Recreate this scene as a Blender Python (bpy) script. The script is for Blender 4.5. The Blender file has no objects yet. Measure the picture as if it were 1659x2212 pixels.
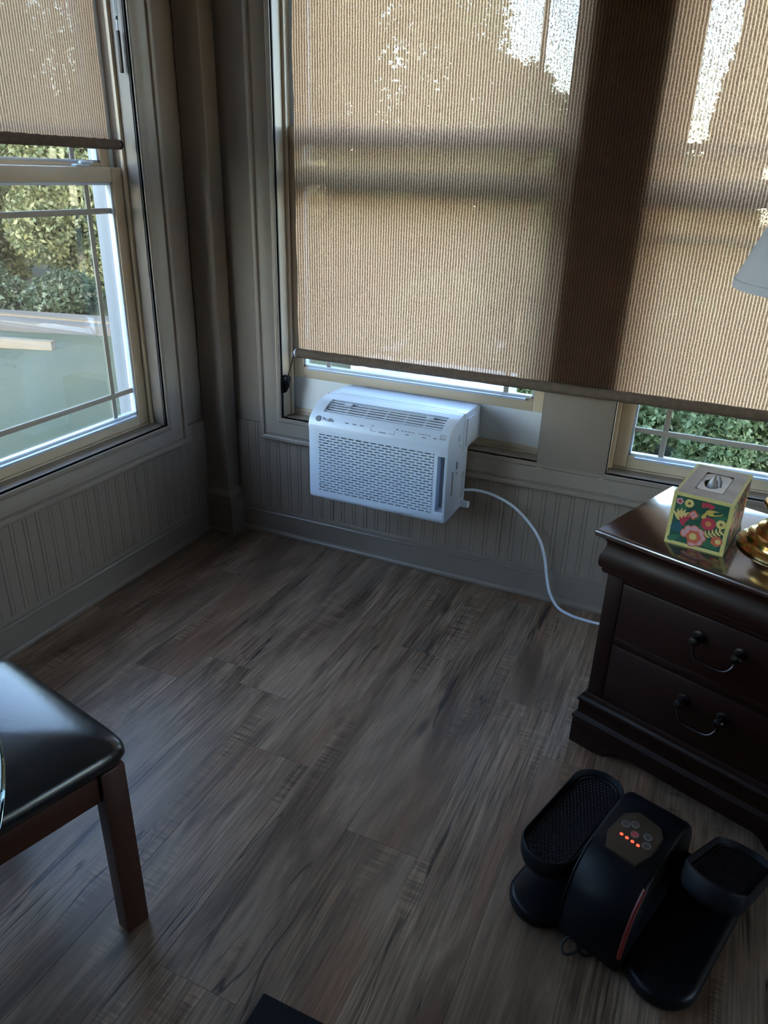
import bpy, bmesh, math, random
import numpy as np
from mathutils import Vector, Matrix

SC = bpy.context.scene
COL = SC.collection
PI = math.pi

# ------------------------------------------------------------------ camera, sky, sun, exposure
cam_d = bpy.data.cameras.new('camera')
cam_d.sensor_fit = 'VERTICAL'
cam_d.sensor_height = 36.0
cam_d.lens = 1593.63 / 2212.0 * 36.0
cam_d.clip_start = 0.02
cam_d.clip_end = 300
cam = bpy.data.objects.new('camera', cam_d)
COL.objects.link(cam)
RT = Vector((0.90903583, 0.41582699, 0.02723562))
UP = Vector((-0.19664532, 0.3704255, 0.90780811))
FW = Vector((-0.36740235, 0.83058586, -0.41850048))
M = Matrix.Identity(4)
for i in range(3):
    M[i][0] = RT[i]; M[i][1] = UP[i]; M[i][2] = -FW[i]
M.translation = (1.8639, -2.4327, 1.45)
cam.matrix_world = M
SC.camera = cam

SC.view_settings.view_transform = 'Standard'
SC.view_settings.look = 'None'
SC.view_settings.gamma = 1.0
SC.view_settings.use_curve_mapping = False
SC.view_settings.exposure = 1.28

world = bpy.data.worlds.new('evening_sky')
SC.world = world
world.use_nodes = True
wn = world.node_tree.nodes; wl = world.node_tree.links
bg = wn['Background']
sky = wn.new('ShaderNodeTexSky')
sky.sky_type = 'NISHITA'
sky.sun_disc = False
sky.sun_elevation = math.radians(30)
sky.sun_rotation = math.radians(150)
sky.air_density = 1.0
sky.dust_density = 1.0
tint = wn.new('ShaderNodeMix'); tint.data_type = 'RGBA'; tint.blend_type = 'MULTIPLY'
tint.inputs['Factor'].default_value = 1.0
tint.inputs['B'].default_value = (1.045, 0.98, 0.965, 1)      # camera white balance
wl.new(sky.outputs['Color'], tint.inputs['A'])
wl.new(tint.outputs['Result'], bg.inputs['Color'])
bg.inputs['Strength'].default_value = 1.25

sun_d = bpy.data.lights.new('low_sun', 'SUN')
sun_d.energy = 0.6
sun_d.angle = math.radians(1.5)
sun_d.color = (1.0, 0.86, 0.66)
sun = bpy.data.objects.new('low_sun', sun_d)
COL.objects.link(sun)
sun.rotation_euler = Vector((-0.55, 0.70, -0.46)).to_track_quat('-Z', 'Y').to_euler()

SC.cycles.max_bounces = 6
SC.cycles.diffuse_bounces = 3
SC.cycles.glossy_bounces = 3
SC.cycles.transparent_max_bounces = 12
SC.cycles.use_adaptive_sampling = True
SC.cycles.adaptive_threshold = 0.12
SC.cycles.adaptive_min_samples = 20
SC.cycles.sample_clamp_indirect = 6.0

# ------------------------------------------------------------------ helpers
class MB:
    """collects geometry for one mesh"""
    def __init__(s):
        s.v = []; s.f = []; s.m = []
    def add(s, vs, fs, mi=0):
        b = len(s.v)
        s.v += [tuple(v) for v in vs]
        s.f += [tuple(i + b for i in f) for f in fs]
        s.m += [mi] * len(fs)
        return s
    def box(s, x0, x1, y0, y1, z0, z1, bev=0.0, seg=2, mi=0, mat=None):
        if x1 < x0: x0, x1 = x1, x0
        if y1 < y0: y0, y1 = y1, y0
        if z1 < z0: z0, z1 = z1, z0
        if bev <= 0:
            vs = [(x, y, z) for z in (z0, z1) for y in (y0, y1) for x in (x0, x1)]
            fs = [(0, 2, 3, 1), (4, 5, 7, 6), (0, 1, 5, 4), (2, 6, 7, 3), (0, 4, 6, 2), (1, 3, 7, 5)]
        else:
            bm = bmesh.new()
            bmesh.ops.create_cube(bm, size=1)
            for v in bm.verts:
                v.co = Vector(((x0 + x1) / 2 + v.co.x * (x1 - x0), (y0 + y1) / 2 + v.co.y * (y1 - y0), (z0 + z1) / 2 + v.co.z * (z1 - z0)))
            bmesh.ops.bevel(bm, geom=list(bm.edges), offset=bev, segments=seg, affect='EDGES', profile=0.5)
            bm.verts.index_update()
            vs = [v.co.copy() for v in bm.verts]; fs = [[v.index for v in f.verts] for f in bm.faces]
            bm.free()
        if mat is not None:
            vs = [mat @ Vector(v) for v in vs]
        return s.add(vs, fs, mi)
    def loft(s, loops, cap=True, mi=0, closed=False):
        n = len(loops[0]); b = len(s.v)
        vs = [p for lp in loops for p in lp]; fs = []
        L = len(loops)
        for k in range(L if closed else L - 1):
            k2 = (k + 1) % L
            for i in range(n):
                j = (i + 1) % n
                fs.append((k * n + i, k * n + j, k2 * n + j, k2 * n + i))
        if cap and not closed:
            fs.append(tuple(reversed(range(n)))); fs.append(tuple((L - 1) * n + i for i in range(n)))
        return s.add(vs, fs, mi)
    def prism(s, poly, fn, a, b, mi=0):
        """poly: 2-d points, fn(p,q,t) -> 3-d point, extruded from t=a to t=b"""
        return s.loft([[fn(p, q, a) for p, q in poly], [fn(p, q, b) for p, q in poly]], mi=mi)
    def lathe(s, prof, cx=0, cy=0, cz=0, seg=32, mi=0, fn=None):
        loops = []
        for r, z in prof:
            lp = []
            for i in range(seg):
                a = 2 * PI * i / seg
                p = (cx + max(r, 1e-5) * math.cos(a), cy + max(r, 1e-5) * math.sin(a), cz + z)
                lp.append(fn(Vector(p)) if fn else p)
            loops.append(lp)
        return s.loft(loops, mi=mi)
    def tube(s, pts, r, seg=8, mi=0):
        pts = [Vector(p) for p in pts]
        rr = r if isinstance(r, (list, tuple)) else [r] * len(pts)
        loops = []; nrm = None
        for i, p in enumerate(pts):
            t = (pts[min(i + 1, len(pts) - 1)] - pts[max(i - 1, 0)]).normalized()
            if nrm is None:
                nrm = t.orthogonal().normalized()
            nrm = (nrm - t * nrm.dot(t)).normalized()
            bn = t.cross(nrm)
            loops.append([p + (nrm * math.cos(2 * PI * k / seg) + bn * math.sin(2 * PI * k / seg)) * rr[i] for k in range(seg)])
        return s.loft(loops, mi=mi)
    def build(s, name, mat, parent=None, world=True, smooth=30, bevel=0.0):
        off = Vector((0, 0, 0))
        if world:
            p = parent
            while p is not None:
                off += p.location; p = p.parent
        me = bpy.data.meshes.new(name)
        me.from_pydata([tuple(Vector(v) - off) for v in s.v], [], s.f)
        bm = bmesh.new(); bm.from_mesh(me)
        bmesh.ops.recalc_face_normals(bm, faces=bm.faces)
        if bevel > 0:
            ed = [e for e in bm.edges if len(e.link_faces) == 2 and e.calc_face_angle(0) > 0.6]
            bmesh.ops.bevel(bm, geom=ed, offset=bevel, segments=2, affect='EDGES', profile=0.5)
        bm.to_mesh(me); bm.free()
        mats = mat if isinstance(mat, (list, tuple)) else [mat]
        for m in mats:
            me.materials.append(m)
        if len(mats) > 1 and bevel <= 0:
            me.polygons.foreach_set('material_index', s.m)
        if smooth:
            me.polygons.foreach_set('use_smooth', [True] * len(me.polygons))
            me.set_sharp_from_angle(angle=math.radians(smooth))
        me.update()
        o = bpy.data.objects.new(name, me)
        COL.objects.link(o)
        o.parent = parent
        return o

def empty(name, loc, rz=0.0, parent=None):
    o = bpy.data.objects.new(name, None)
    COL.objects.link(o)
    o.location = loc; o.rotation_euler = (0, 0, rz); o.parent = parent
    o.empty_display_size = 0.05
    return o

def tag(o, label, cat, group=None, kind=None):
    o['label'] = label; o['category'] = cat
    if group: o['group'] = group
    if kind: o['kind'] = kind
    return o

def struct(o, label=None):
    o['kind'] = 'structure'
    if label: o['label'] = label
    return o

def bezier(pts, n=12):
    """Catmull-Rom through pts"""
    P = [Vector(p) for p in pts]
    P = [P[0] * 2 - P[1]] + P + [P[-1] * 2 - P[-2]]
    out = []
    for i in range(1, len(P) - 2):
        for k in range(n):
            t = k / n
            a, b, c, d = P[i - 1], P[i], P[i + 1], P[i + 2]
            out.append(0.5 * ((2 * b) + (c - a) * t + (2 * a - 5 * b + 4 * c - d) * t * t + (3 * b - a - 3 * c + d) * t ** 3))
    out.append(P[-2])
    return out

def boolean_cut(obj, cutters):
    """cuts boxes out of obj for good and throws the cutters away"""
    for cb in cutters:
        c = cb.build('cutter', [], None, world=False, smooth=0)
        c.matrix_world = obj.matrix_world
        if obj.parent: c.location = obj.parent.location * 0
        m = obj.modifiers.new('cut', 'BOOLEAN'); m.object = c; m.operation = 'DIFFERENCE'; m.solver = 'EXACT'
        c.parent = obj.parent
        bpy.context.view_layer.update()
        dg = bpy.context.evaluated_depsgraph_get()
        me = bpy.data.meshes.new_from_object(obj.evaluated_get(dg))
        obj.modifiers.clear()
        old = obj.data; nm = old.name; obj.data = me
        bpy.data.meshes.remove(old); me.name = nm
        cm = c.data
        bpy.data.objects.remove(c); bpy.data.meshes.remove(cm)
    obj.data.set_sharp_from_angle(angle=math.radians(30))

# ------------------------------------------------------------------ materials
def nodes(name):
    m = bpy.data.materials.new(name); m.use_nodes = True
    nt = m.node_tree
    return m, nt, nt.nodes, nt.links, nt.nodes['Principled BSDF']

def mat(name, col, rough=0.5, metal=0.0, var=0.08, scale=8.0, bump=0.0, bscale=60.0, spec=0.5, stretch=(1, 1, 1), coat=0.0, col2=None):
    m, nt, N, L, P = nodes(name)
    tc = N.new('ShaderNodeTexCoord'); mp = N.new('ShaderNodeMapping')
    mp.inputs['Scale'].default_value = stretch
    L.new(tc.outputs['Object'], mp.inputs['Vector'])
    nz = N.new('ShaderNodeTexNoise'); nz.inputs['Scale'].default_value = scale; nz.inputs['Detail'].default_value = 4
    L.new(mp.outputs['Vector'], nz.inputs['Vector'])
    mx = N.new('ShaderNodeMix'); mx.data_type = 'RGBA'
    a = tuple(c * (1 - var) for c in col) + (1,)
    b = (tuple(min(1, c * (1 + var)) for c in col) if col2 is None else col2) + (1,)
    mx.inputs['A'].default_value = a; mx.inputs['B'].default_value = b
    L.new(nz.outputs['Fac'], mx.inputs['Factor'])
    L.new(mx.outputs['Result'], P.inputs['Base Color'])
    P.inputs['Roughness'].default_value = rough
    P.inputs['Metallic'].default_value = metal
    P.inputs['Specular IOR Level'].default_value = spec
    if coat:
        P.inputs['Coat Weight'].default_value = coat; P.inputs['Coat Roughness'].default_value = 0.12
    if bump > 0:
        n2 = N.new('ShaderNodeTexNoise'); n2.inputs['Scale'].default_value = bscale; n2.inputs['Detail'].default_value = 3
        L.new(mp.outputs['Vector'], n2.inputs['Vector'])
        bp = N.new('ShaderNodeBump'); bp.inputs['Strength'].default_value = bump; bp.inputs['Distance'].default_value = 0.002
        L.new(n2.outputs['Fac'], bp.inputs['Height']); L.new(bp.outputs['Normal'], P.inputs['Normal'])
    return m

def emit(name, col, strength):
    m, nt, N, L, P = nodes(name)
    P.inputs['Base Color'].default_value = tuple(c * 0.03 for c in col) + (1,)
    P.inputs['Emission Color'].default_value = col + (1,)
    P.inputs['Emission Strength'].default_value = strength
    return m

M_TRIM = mat('taupe_trim_paint', (0.250, 0.207, 0.172), 0.38, var=0.04, scale=5, bump=0.05, bscale=90)
M_WALL = mat('taupe_wall_paint', (0.250, 0.207, 0.172), 0.6, var=0.05, scale=4)
M_CEIL = mat('ceiling_paint', (0.72, 0.70, 0.66), 0.8)
M_VINYL = mat('almond_vinyl', (0.60, 0.50, 0.37), 0.35, var=0.03)
M_OUTJ = mat('pale_blue_grey_vinyl', (0.20, 0.22, 0.25), 0.5)
M_GASKET = mat('black_gasket', (0.02, 0.02, 0.022), 0.6)
M_GRILLE = mat('grille_bar_tan', (0.36, 0.33, 0.28), 0.45)
M_WHITE = mat('blue_cast_white_plastic', (0.62, 0.71, 0.84), 0.32, var=0.02)  # white plastic with the sky light's blue cast put into its colour
M_PANELW = mat('white_side_panel', (0.80, 0.82, 0.82), 0.5, var=0.03)
M_GREYP = mat('grey_plastic', (0.33, 0.35, 0.39), 0.45, var=0.03)
M_DARKP = mat('dark_slot_plastic', (0.022, 0.025, 0.034), 0.6)
M_PRINT = mat('grey_print', (0.16, 0.17, 0.20), 0.5)
M_MAHOG = mat('dark_mahogany', (0.014, 0.0042, 0.0026), 0.42, var=0.35, scale=6, stretch=(1, 14, 14), coat=0.05, spec=0.22)
M_MAHTOP = mat('dark_mahogany_top', (0.03, 0.012, 0.008), 0.20, var=0.4, scale=7, stretch=(1.2, 16, 4), coat=1.0, bump=0.10, bscale=10, spec=1.0)
M_MAHTOP.node_tree.nodes['Principled BSDF'].inputs['Coat IOR'].default_value = 2.2
M_CHAIRW = mat('cherry_wood', (0.045, 0.012, 0.005), 0.45, var=0.3, scale=8, stretch=(9, 9, 1), coat=0.2)
M_LEATH = mat('black_leather', (0.010, 0.011, 0.015), 0.27, var=0.25, scale=14, bump=0.10, bscale=120, spec=0.6)
M_BRASS = mat('polished_brass', (0.66, 0.45, 0.18), 0.2, metal=1.0, var=0.06)
M_PEWTER = mat('dark_pewter', (0.055, 0.05, 0.05), 0.32, metal=1.0, var=0.1)
M_BLACKP = mat('black_plastic', (0.004, 0.0048, 0.0075), 0.38, spec=0.22, var=0.2)
M_BLACKM = mat('black_matte_plastic', (0.006, 0.0065, 0.009), 0.6, spec=0.2, var=0.2, bump=0.1, bscale=300)
M_PANELD = mat('bronze_gloss_panel', (0.022, 0.017, 0.012), 0.25, var=0.1)
M_RUBBER = mat('black_rubber', (0.002, 0.0022, 0.0035), 0.7, spec=0.15, var=0.2, bump=0.2, bscale=120)
M_CORDB = mat('black_cord', (0.012, 0.012, 0.013), 0.5)
M_METAL = mat('silver_metal', (0.7, 0.7, 0.68), 0.3, metal=1.0)
M_LED = emit('red_led', (1.0, 0.055, 0.025), 1.5)
M_STRIP = emit('red_light_strip', (1.0, 0.07, 0.02), 0.006)
M_BUTTON = mat('dark_button', (0.05, 0.045, 0.04), 0.3)
M_REDBTN = mat('red_button', (0.42, 0.08, 0.08), 0.35)
M_RING = mat('button_ring_print', (0.30, 0.28, 0.26), 0.4)
M_SHADEW = mat('lamp_shade_linen', (0.52, 0.53, 0.56), 0.85, var=0.04, scale=40)

def glass_mat():
    m, nt, N, L, P = nodes('window_glass')
    N.remove(P)
    out = N['Material Output']
    tr = N.new('ShaderNodeBsdfTransparent'); tr.inputs['Color'].default_value = (0.93, 0.965, 0.95, 1)
    gl = N.new('ShaderNodeBsdfGlossy'); gl.inputs['Roughness'].default_value = 0.01
    fr = N.new('ShaderNodeFresnel')
    ge = N.new('ShaderNodeNewGeometry'); mr = N.new('ShaderNodeMapRange')     # same reflectance on both faces of the thin pane
    mr.inputs['To Min'].default_value = 1.7; mr.inputs['To Max'].default_value = 1 / 1.7
    L.new(ge.outputs['Backfacing'], mr.inputs['Value']); L.new(mr.outputs[0], fr.inputs['IOR'])
    mx = N.new('ShaderNodeMixShader')
    L.new(fr.outputs['Fac'], mx.inputs['Fac']); L.new(tr.outputs[0], mx.inputs[1]); L.new(gl.outputs[0], mx.inputs[2])
    L.new(mx.outputs[0], out.inputs['Surface'])
    return m
M_GLASS = glass_mat()

def table_glass():
    m, nt, N, L, P = nodes('table_glass')
    P.inputs['Base Color'].default_value = (0.75, 0.95, 0.90, 1)
    P.inputs['Transmission Weight'].default_value = 1.0
    P.inputs['Roughness'].default_value = 0.0
    P.inputs['IOR'].default_value = 1.48
    return m
M_TGLASS = table_glass()

def film_mat():
    m, nt, N, L, P = nodes('clear_film')
    N.remove(P); out = N['Material Output']
    tr = N.new('ShaderNodeBsdfTransparent'); df = N.new('ShaderNodeBsdfPrincipled')
    df.inputs['Base Color'].default_value = (0.80, 0.77, 0.72, 1); df.inputs['Roughness'].default_value = 0.25
    nz = N.new('ShaderNodeTexNoise'); nz.inputs['Scale'].default_value = 60
    rp = N.new('ShaderNodeValToRGB'); rp.color_ramp.elements[0].position = 0.3; rp.color_ramp.elements[0].color = (.65, .65, .65, 1); rp.color_ramp.elements[1].position = 0.7
    L.new(nz.outputs['Fac'], rp.inputs['Fac'])
    mx = N.new('ShaderNodeMixShader'); L.new(rp.outputs['Color'], mx.inputs['Fac']); L.new(tr.outputs[0], mx.inputs[1]); L.new(df.outputs[0], mx.inputs[2])
    L.new(mx.outputs[0], out.inputs['Surface'])
    return m
M_FILM = film_mat()

def shade_mat(name, axis, diffuse, trans_dark, trans_light, see=0.14):
    """woven sun-shade cloth: vertical ribs, small open holes, lets light through"""
    m, nt, N, L, P = nodes(name)
    N.remove(P); out = N['Material Output']
    tc = N.new('ShaderNodeTexCoord'); sp = N.new('ShaderNodeSeparateXYZ')
    L.new(tc.outputs['Object'], sp.inputs[0])
    # slight wobble of the ribs
    nw = N.new('ShaderNodeTexNoise'); nw.inputs['Scale'].default_value = 30
    L.new(tc.outputs['Object'], nw.inputs['Vector'])
    dv = N.new('ShaderNodeMath'); dv.operation = 'DIVIDE'; dv.inputs[1].default_value = 0.0095
    L.new(sp.outputs[axis], dv.inputs[0])
    ad = N.new('ShaderNodeMath'); ad.operation = 'MULTIPLY_ADD'; ad.inputs[1].default_value = 0.45
    L.new(nw.outputs['Fac'], ad.inputs[0]); L.new(dv.outputs[0], ad.inputs[2])
    fr = N.new('ShaderNodeMath'); fr.operation = 'FRACT'; L.new(ad.outputs[0], fr.inputs[0])
    rp = N.new('ShaderNodeValToRGB')
    e = rp.color_ramp.elements
    e[0].position = 0.0; e[0].color = (0.10, 0.10, 0.10, 1)
    e[1].position = 1.0; e[1].color = (0.10, 0.10, 0.10, 1)
    for p, c in ((0.30, 0.14), (0.48, 0.95), (0.62, 0.95), (0.80, 0.22)):
        q = e.new(p); q.color = (c, c, c, 1)
    L.new(fr.outputs[0], rp.inputs['Fac'])
    # weave noise, stretched across
    mp = N.new('ShaderNodeMapping'); mp.inputs['Scale'].default_value = (420, 420, 230)
    L.new(tc.outputs['Object'], mp.inputs['Vector'])
    nz = N.new('ShaderNodeTexNoise'); nz.inputs['Scale'].default_value = 1.0; nz.inputs['Detail'].default_value = 2
    L.new(mp.outputs['Vector'], nz.inputs['Vector'])
    nb = N.new('ShaderNodeTexNoise'); nb.inputs['Scale'].default_value = 9.0
    L.new(tc.outputs['Object'], nb.inputs['Vector'])
    mm = N.new('ShaderNodeMath'); mm.operation = 'MULTIPLY_ADD'; mm.inputs[1].default_value = 0.9; mm.inputs[2].default_value = -0.45
    L.new(nz.outputs['Fac'], mm.inputs[0])
    sm = N.new('ShaderNodeMath'); sm.operation = 'ADD'; sm.use_clamp = True
    L.new(rp.outputs['Color'], sm.inputs[0]); L.new(mm.outputs[0], sm.inputs[1])
    mc = N.new('ShaderNodeMix'); mc.data_type = 'RGBA'
    mc.inputs['A'].default_value = trans_dark + (1,); mc.inputs['B'].default_value = trans_light + (1,)
    L.new(sm.outputs[0], mc.inputs['Factor'])
    tl = N.new('ShaderNodeBsdfTranslucent'); L.new(mc.outputs['Result'], tl.inputs['Color'])
    df = N.new('ShaderNodeBsdfDiffuse'); df.inputs['Color'].default_value = diffuse + (1,)
    m1 = N.new('ShaderNodeAddShader')
    L.new(df.outputs[0], m1.inputs[0]); L.new(tl.outputs[0], m1.inputs[1])
    # holes
    mp2 = N.new('ShaderNodeMapping'); mp2.inputs['Scale'].default_value = (330, 330, 260)
    L.new(tc.outputs['Object'], mp2.inputs['Vector'])
    nh = N.new('ShaderNodeTexNoise'); nh.inputs['Scale'].default_value = 1.0; nh.inputs['Detail'].default_value = 1
    L.new(mp2.outputs['Vector'], nh.inputs['Vector'])
    rh = N.new('ShaderNodeValToRGB')
    rh.color_ramp.elements[0].position = 0.45; rh.color_ramp.elements[0].color = (see * 0.10,) * 3 + (1,)
    rh.color_ramp.elements[1].position = 0.64; rh.color_ramp.elements[1].color = (see * 1.5,) * 3 + (1,)
    L.new(nh.outputs['Fac'], rh.inputs['Fac'])
    tr = N.new('ShaderNodeBsdfTransparent')
    m2 = N.new('ShaderNodeMixShader'); L.new(rh.outputs['Color'], m2.inputs['Fac'])
    L.new(m1.outputs[0], m2.inputs[1]); L.new(tr.outputs[0], m2.inputs[2])
    L.new(m2.outputs[0], out.inputs['Surface'])
    return m
M_SHADE = shade_mat('woven_tan_shade', 'X', (0.022, 0.017, 0.014), (0.108, 0.051, 0.025), (0.68, 0.42, 0.245))
M_SHADEL = shade_mat('woven_taupe_shade', 'Y', (0.15, 0.10, 0.07), (0.07, 0.042, 0.025), (0.32, 0.215, 0.14), see=0.035)
M_HEM = mat('shade_hem_cloth', (0.115, 0.080, 0.056), 0.85, var=0.5, scale=60, stretch=(1, 1, 1), bump=0.5, bscale=250)

def plank_mat():
    m, nt, N, L, P = nodes('weathered_floor_plank')
    tc = N.new('ShaderNodeTexCoord'); oi = N.new('ShaderNodeObjectInfo')
    off = N.new('ShaderNodeVectorMath'); off.operation = 'SCALE'; off.inputs[0].default_value = (37.0, 91.0, 13.0)
    L.new(oi.outputs['Random'], off.inputs['Scale'])
    ad = N.new('ShaderNodeVectorMath'); ad.operation = 'ADD'
    L.new(tc.outputs['Object'], ad.inputs[0]); L.new(off.outputs[0], ad.inputs[1])
    def noise(sc, scale=1.0, detail=4, rough=0.55, dist=0.0):
        mp = N.new('ShaderNodeMapping'); mp.inputs['Scale'].default_value = sc
        L.new(ad.outputs[0], mp.inputs['Vector'])
        n = N.new('ShaderNodeTexNoise'); n.inputs['Scale'].default_value = scale; n.inputs['Detail'].default_value = detail
        n.inputs['Roughness'].default_value = rough; n.inputs['Distortion'].default_value = dist
        L.new(mp.outputs['Vector'], n.inputs['Vector'])
        return n.outputs['Fac']
    def ramp(fac, *st):
        r = N.new('ShaderNodeValToRGB'); e = r.color_ramp.elements
        e[0].position, e[0].color = st[0][0], st[0][1] + (1,)
        e[1].position, e[1].color = st[-1][0], st[-1][1] + (1,)
        for p, c in st[1:-1]:
            q = e.new(p); q.color = c + (1,)
        L.new(fac, r.inputs['Fac'])
        return r.outputs['Color']
    def mix(f, a, b, mode='MIX', fv=None):
        x = N.new('ShaderNodeMix'); x.data_type = 'RGBA'; x.blend_type = mode
        if f is not None: L.new(f, x.inputs['Factor'])
        else: x.inputs['Factor'].default_value = fv
        for s, v in (('A', a), ('B', b)):
            if isinstance(v, tuple): x.inputs[s].default_value = v + (1,)
            else: L.new(v, x.inputs[s])
        return x.outputs['Result']
    broad = noise((9, 1.6, 1), 1.0, 5, 0.6, 0.6)
    base = ramp(broad, (0.30, (0.078, 0.045, 0.027)), (0.45, (0.165, 0.107, 0.069)), (0.57, (0.270, 0.187, 0.127)), (0.72, (0.116, 0.071, 0.044)))
    # grey-blue or russet cast per area
    tint = noise((5, 1.1, 1), 1.0, 2)
    base = mix(ramp(tint, (0.53, (0, 0, 0)), (0.70, (0.75, 0.75, 0.75))), base, (0.22, 0.115, 0.065))
    base = mix(ramp(tint, (0.25, (0.55, 0.55, 0.55)), (0.42, (0, 0, 0))), base, (0.135, 0.110, 0.092))
    # fine grain along the plank
    grain = noise((190, 5, 1), 1.0, 3, 0.6, 0.3)
    gmask = ramp(noise((4, 0.9, 1), 1.0, 1), (0.38, (0.25, 0.25, 0.25)), (0.62, (1, 1, 1)))
    gcol = ramp(grain, (0.30, (0.36, 0.33, 0.30)), (0.5, (1, 1, 1)), (0.70, (1.75, 1.68, 1.58)))
    base = mix(gmask, base, mix(None, base, gcol, 'MULTIPLY', 1.0))
    # saw marks across the plank
    saw = noise((7, 130, 1), 1.0, 2)
    smask = ramp(noise((9, 1.9, 1), 1.0, 3), (0.56, (0, 0, 0)), (0.66, (0.9, 0.9, 0.9)))
    base = mix(smask, base, mix(None, base, ramp(saw, (0.40, (0.62, 0.60, 0.58)), (0.60, (1.35, 1.32, 1.28))), 'MULTIPLY', 1.0))
    # long splits: thin dark lines where a stretched noise crosses its mean
    cr = noise((11, 0.9, 1), 1.0, 3, 0.5, 0.4)
    line = ramp(cr, (0.487, (0, 0, 0)), (0.498, (1, 1, 1)), (0.502, (1, 1, 1)), (0.513, (0, 0, 0)))
    cm = ramp(noise((6, 1.7, 1), 1.0, 2), (0.54, (0, 0, 0)), (0.61, (1, 1, 1)))
    both = mix(None, line, cm, 'MULTIPLY', 1.0)
    base = mix(both, base, (0.025, 0.018, 0.014))
    # knots
    mpk = N.new('ShaderNodeMapping'); mpk.inputs['Scale'].default_value = (5.2, 1.7, 1)
    L.new(ad.outputs[0], mpk.inputs['Vector'])
    vk = N.new('ShaderNodeTexVoronoi'); vk.inputs['Scale'].default_value = 1.0
    L.new(mpk.outputs['Vector'], vk.inputs['Vector'])
    kn = ramp(vk.outputs['Distance'], (0.02, (0.85, 0.85, 0.85)), (0.10, (0, 0, 0)))
    base = mix(kn, base, (0.045, 0.032, 0.025))
    # whole plank lighter / darker
    pv = N.new('ShaderNodeMapRange'); pv.inputs['To Min'].default_value = 0.86; pv.inputs['To Max'].default_value = 1.14
    L.new(oi.outputs['Random'], pv.inputs['Value'])
    hs = N.new('ShaderNodeHueSaturation'); L.new(pv.outputs[0], hs.inputs['Value']); L.new(base, hs.inputs['Color'])
    hs.inputs['Saturation'].default_value = 0.95
    L.new(hs.outputs['Color'], P.inputs['Base Color'])
    rr = N.new('ShaderNodeMapRange'); rr.inputs['To Min'].default_value = 0.30; rr.inputs['To Max'].default_value = 0.46
    L.new(grain, rr.inputs['Value']); L.new(rr.outputs[0], P.inputs['Roughness'])
    bp = N.new('ShaderNodeBump'); bp.inputs['Strength'].default_value = 0.35; bp.inputs['Distance'].default_value = 0.0012
    L.new(grain, bp.inputs['Height'])
    bp2 = N.new('ShaderNodeBump'); bp2.inputs['Strength'].default_value = 0.25; bp2.inputs['Distance'].default_value = 0.001; bp2.invert = True
    L.new(both, bp2.inputs['Height']); L.new(bp.outputs['Normal'], bp2.inputs['Normal'])
    L.new(bp2.outputs['Normal'], P.inputs['Normal'])
    return m
M_PLANK = plank_mat()
M_SUB = mat('dark_subfloor', (0.03, 0.025, 0.02), 0.9)

def leaf_mat(name, c1, c2, c3, trans=0.35):
    m, nt, N, L, P = nodes(name)
    ge = N.new('ShaderNodeNewGeometry'); tc = N.new('ShaderNodeTexCoord')
    nz = N.new('ShaderNodeTexNoise'); nz.inputs['Scale'].default_value = 1.3; nz.inputs['Detail'].default_value = 3
    L.new(tc.outputs['Object'], nz.inputs['Vector'])
    ad = N.new('ShaderNodeMath'); ad.operation = 'MULTIPLY_ADD'; ad.inputs[1].default_value = 0.45
    L.new(ge.outputs['Random Per Island'], ad.inputs[0]); L.new(nz.outputs['Fac'], ad.inputs[2])
    rp = N.new('ShaderNodeValToRGB'); e = rp.color_ramp.elements
    e[0].position = 0.42; e[0].color = c1 + (1,); e[1].position = 1.0; e[1].color = c3 + (1,)
    q = e.new(0.7); q.color = c2 + (1,)
    L.new(ad.outputs[0], rp.inputs['Fac'])
    L.new(rp.outputs['Color'], P.inputs['Base Color']); P.inputs['Roughness'].default_value = 0.55
    tl = N.new('ShaderNodeBsdfTranslucent'); L.new(rp.outputs['Color'], tl.inputs['Color'])
    mx = N.new('ShaderNodeMixShader'); mx.inputs['Fac'].default_value = trans
    out = N['Material Output']
    L.new(P.outputs[0], mx.inputs[1]); L.new(tl.outputs[0], mx.inputs[2]); L.new(mx.outputs[0], out.inputs['Surface'])
    return m
M_LEAFA = leaf_mat('leaf_olive', (0.050, 0.070, 0.034), (0.094, 0.116, 0.054), (0.165, 0.168, 0.074))
M_LEAFB = leaf_mat('leaf_green', (0.0364, 0.0678, 0.0286), (0.0678, 0.1146, 0.0442), (0.1354, 0.177, 0.0782))
M_LEAFC = leaf_mat('leaf_dark_green', (0.014, 0.028, 0.017), (0.026, 0.045, 0.026), (0.05, 0.075, 0.04))
M_LEAFD = leaf_mat('leaf_arborvitae', (0.075, 0.125, 0.055), (0.13, 0.19, 0.085), (0.23, 0.28, 0.14))
M_BARK = mat('grey_bark', (0.22, 0.19, 0.16), 0.9, var=0.4, scale=6, stretch=(4, 4, 0.6))
M_BIRCH = mat('pale_birch_bark', (0.62, 0.62, 0.60), 0.8, var=0.2, scale=10, stretch=(1, 1, 4))
M_LAWN = mat('mown_lawn', (0.008, 0.024, 0.007), 0.9, var=0.3, scale=0.5, bump=0.6, bscale=60, col2=(0.052, 0.055, 0.026))
M_PATH = mat('pale_concrete_path', (0.055, 0.052, 0.046), 0.9, var=0.12, scale=3)
M_GRAVEL = mat('pale_gravel', (0.26, 0.26, 0.27), 0.9, var=0.35, scale=22, bump=0.8, bscale=60)
M_TIMBER = mat('weathered_timber', (0.085, 0.07, 0.043), 0.8, var=0.25, scale=4, stretch=(1, 10, 10))

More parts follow.
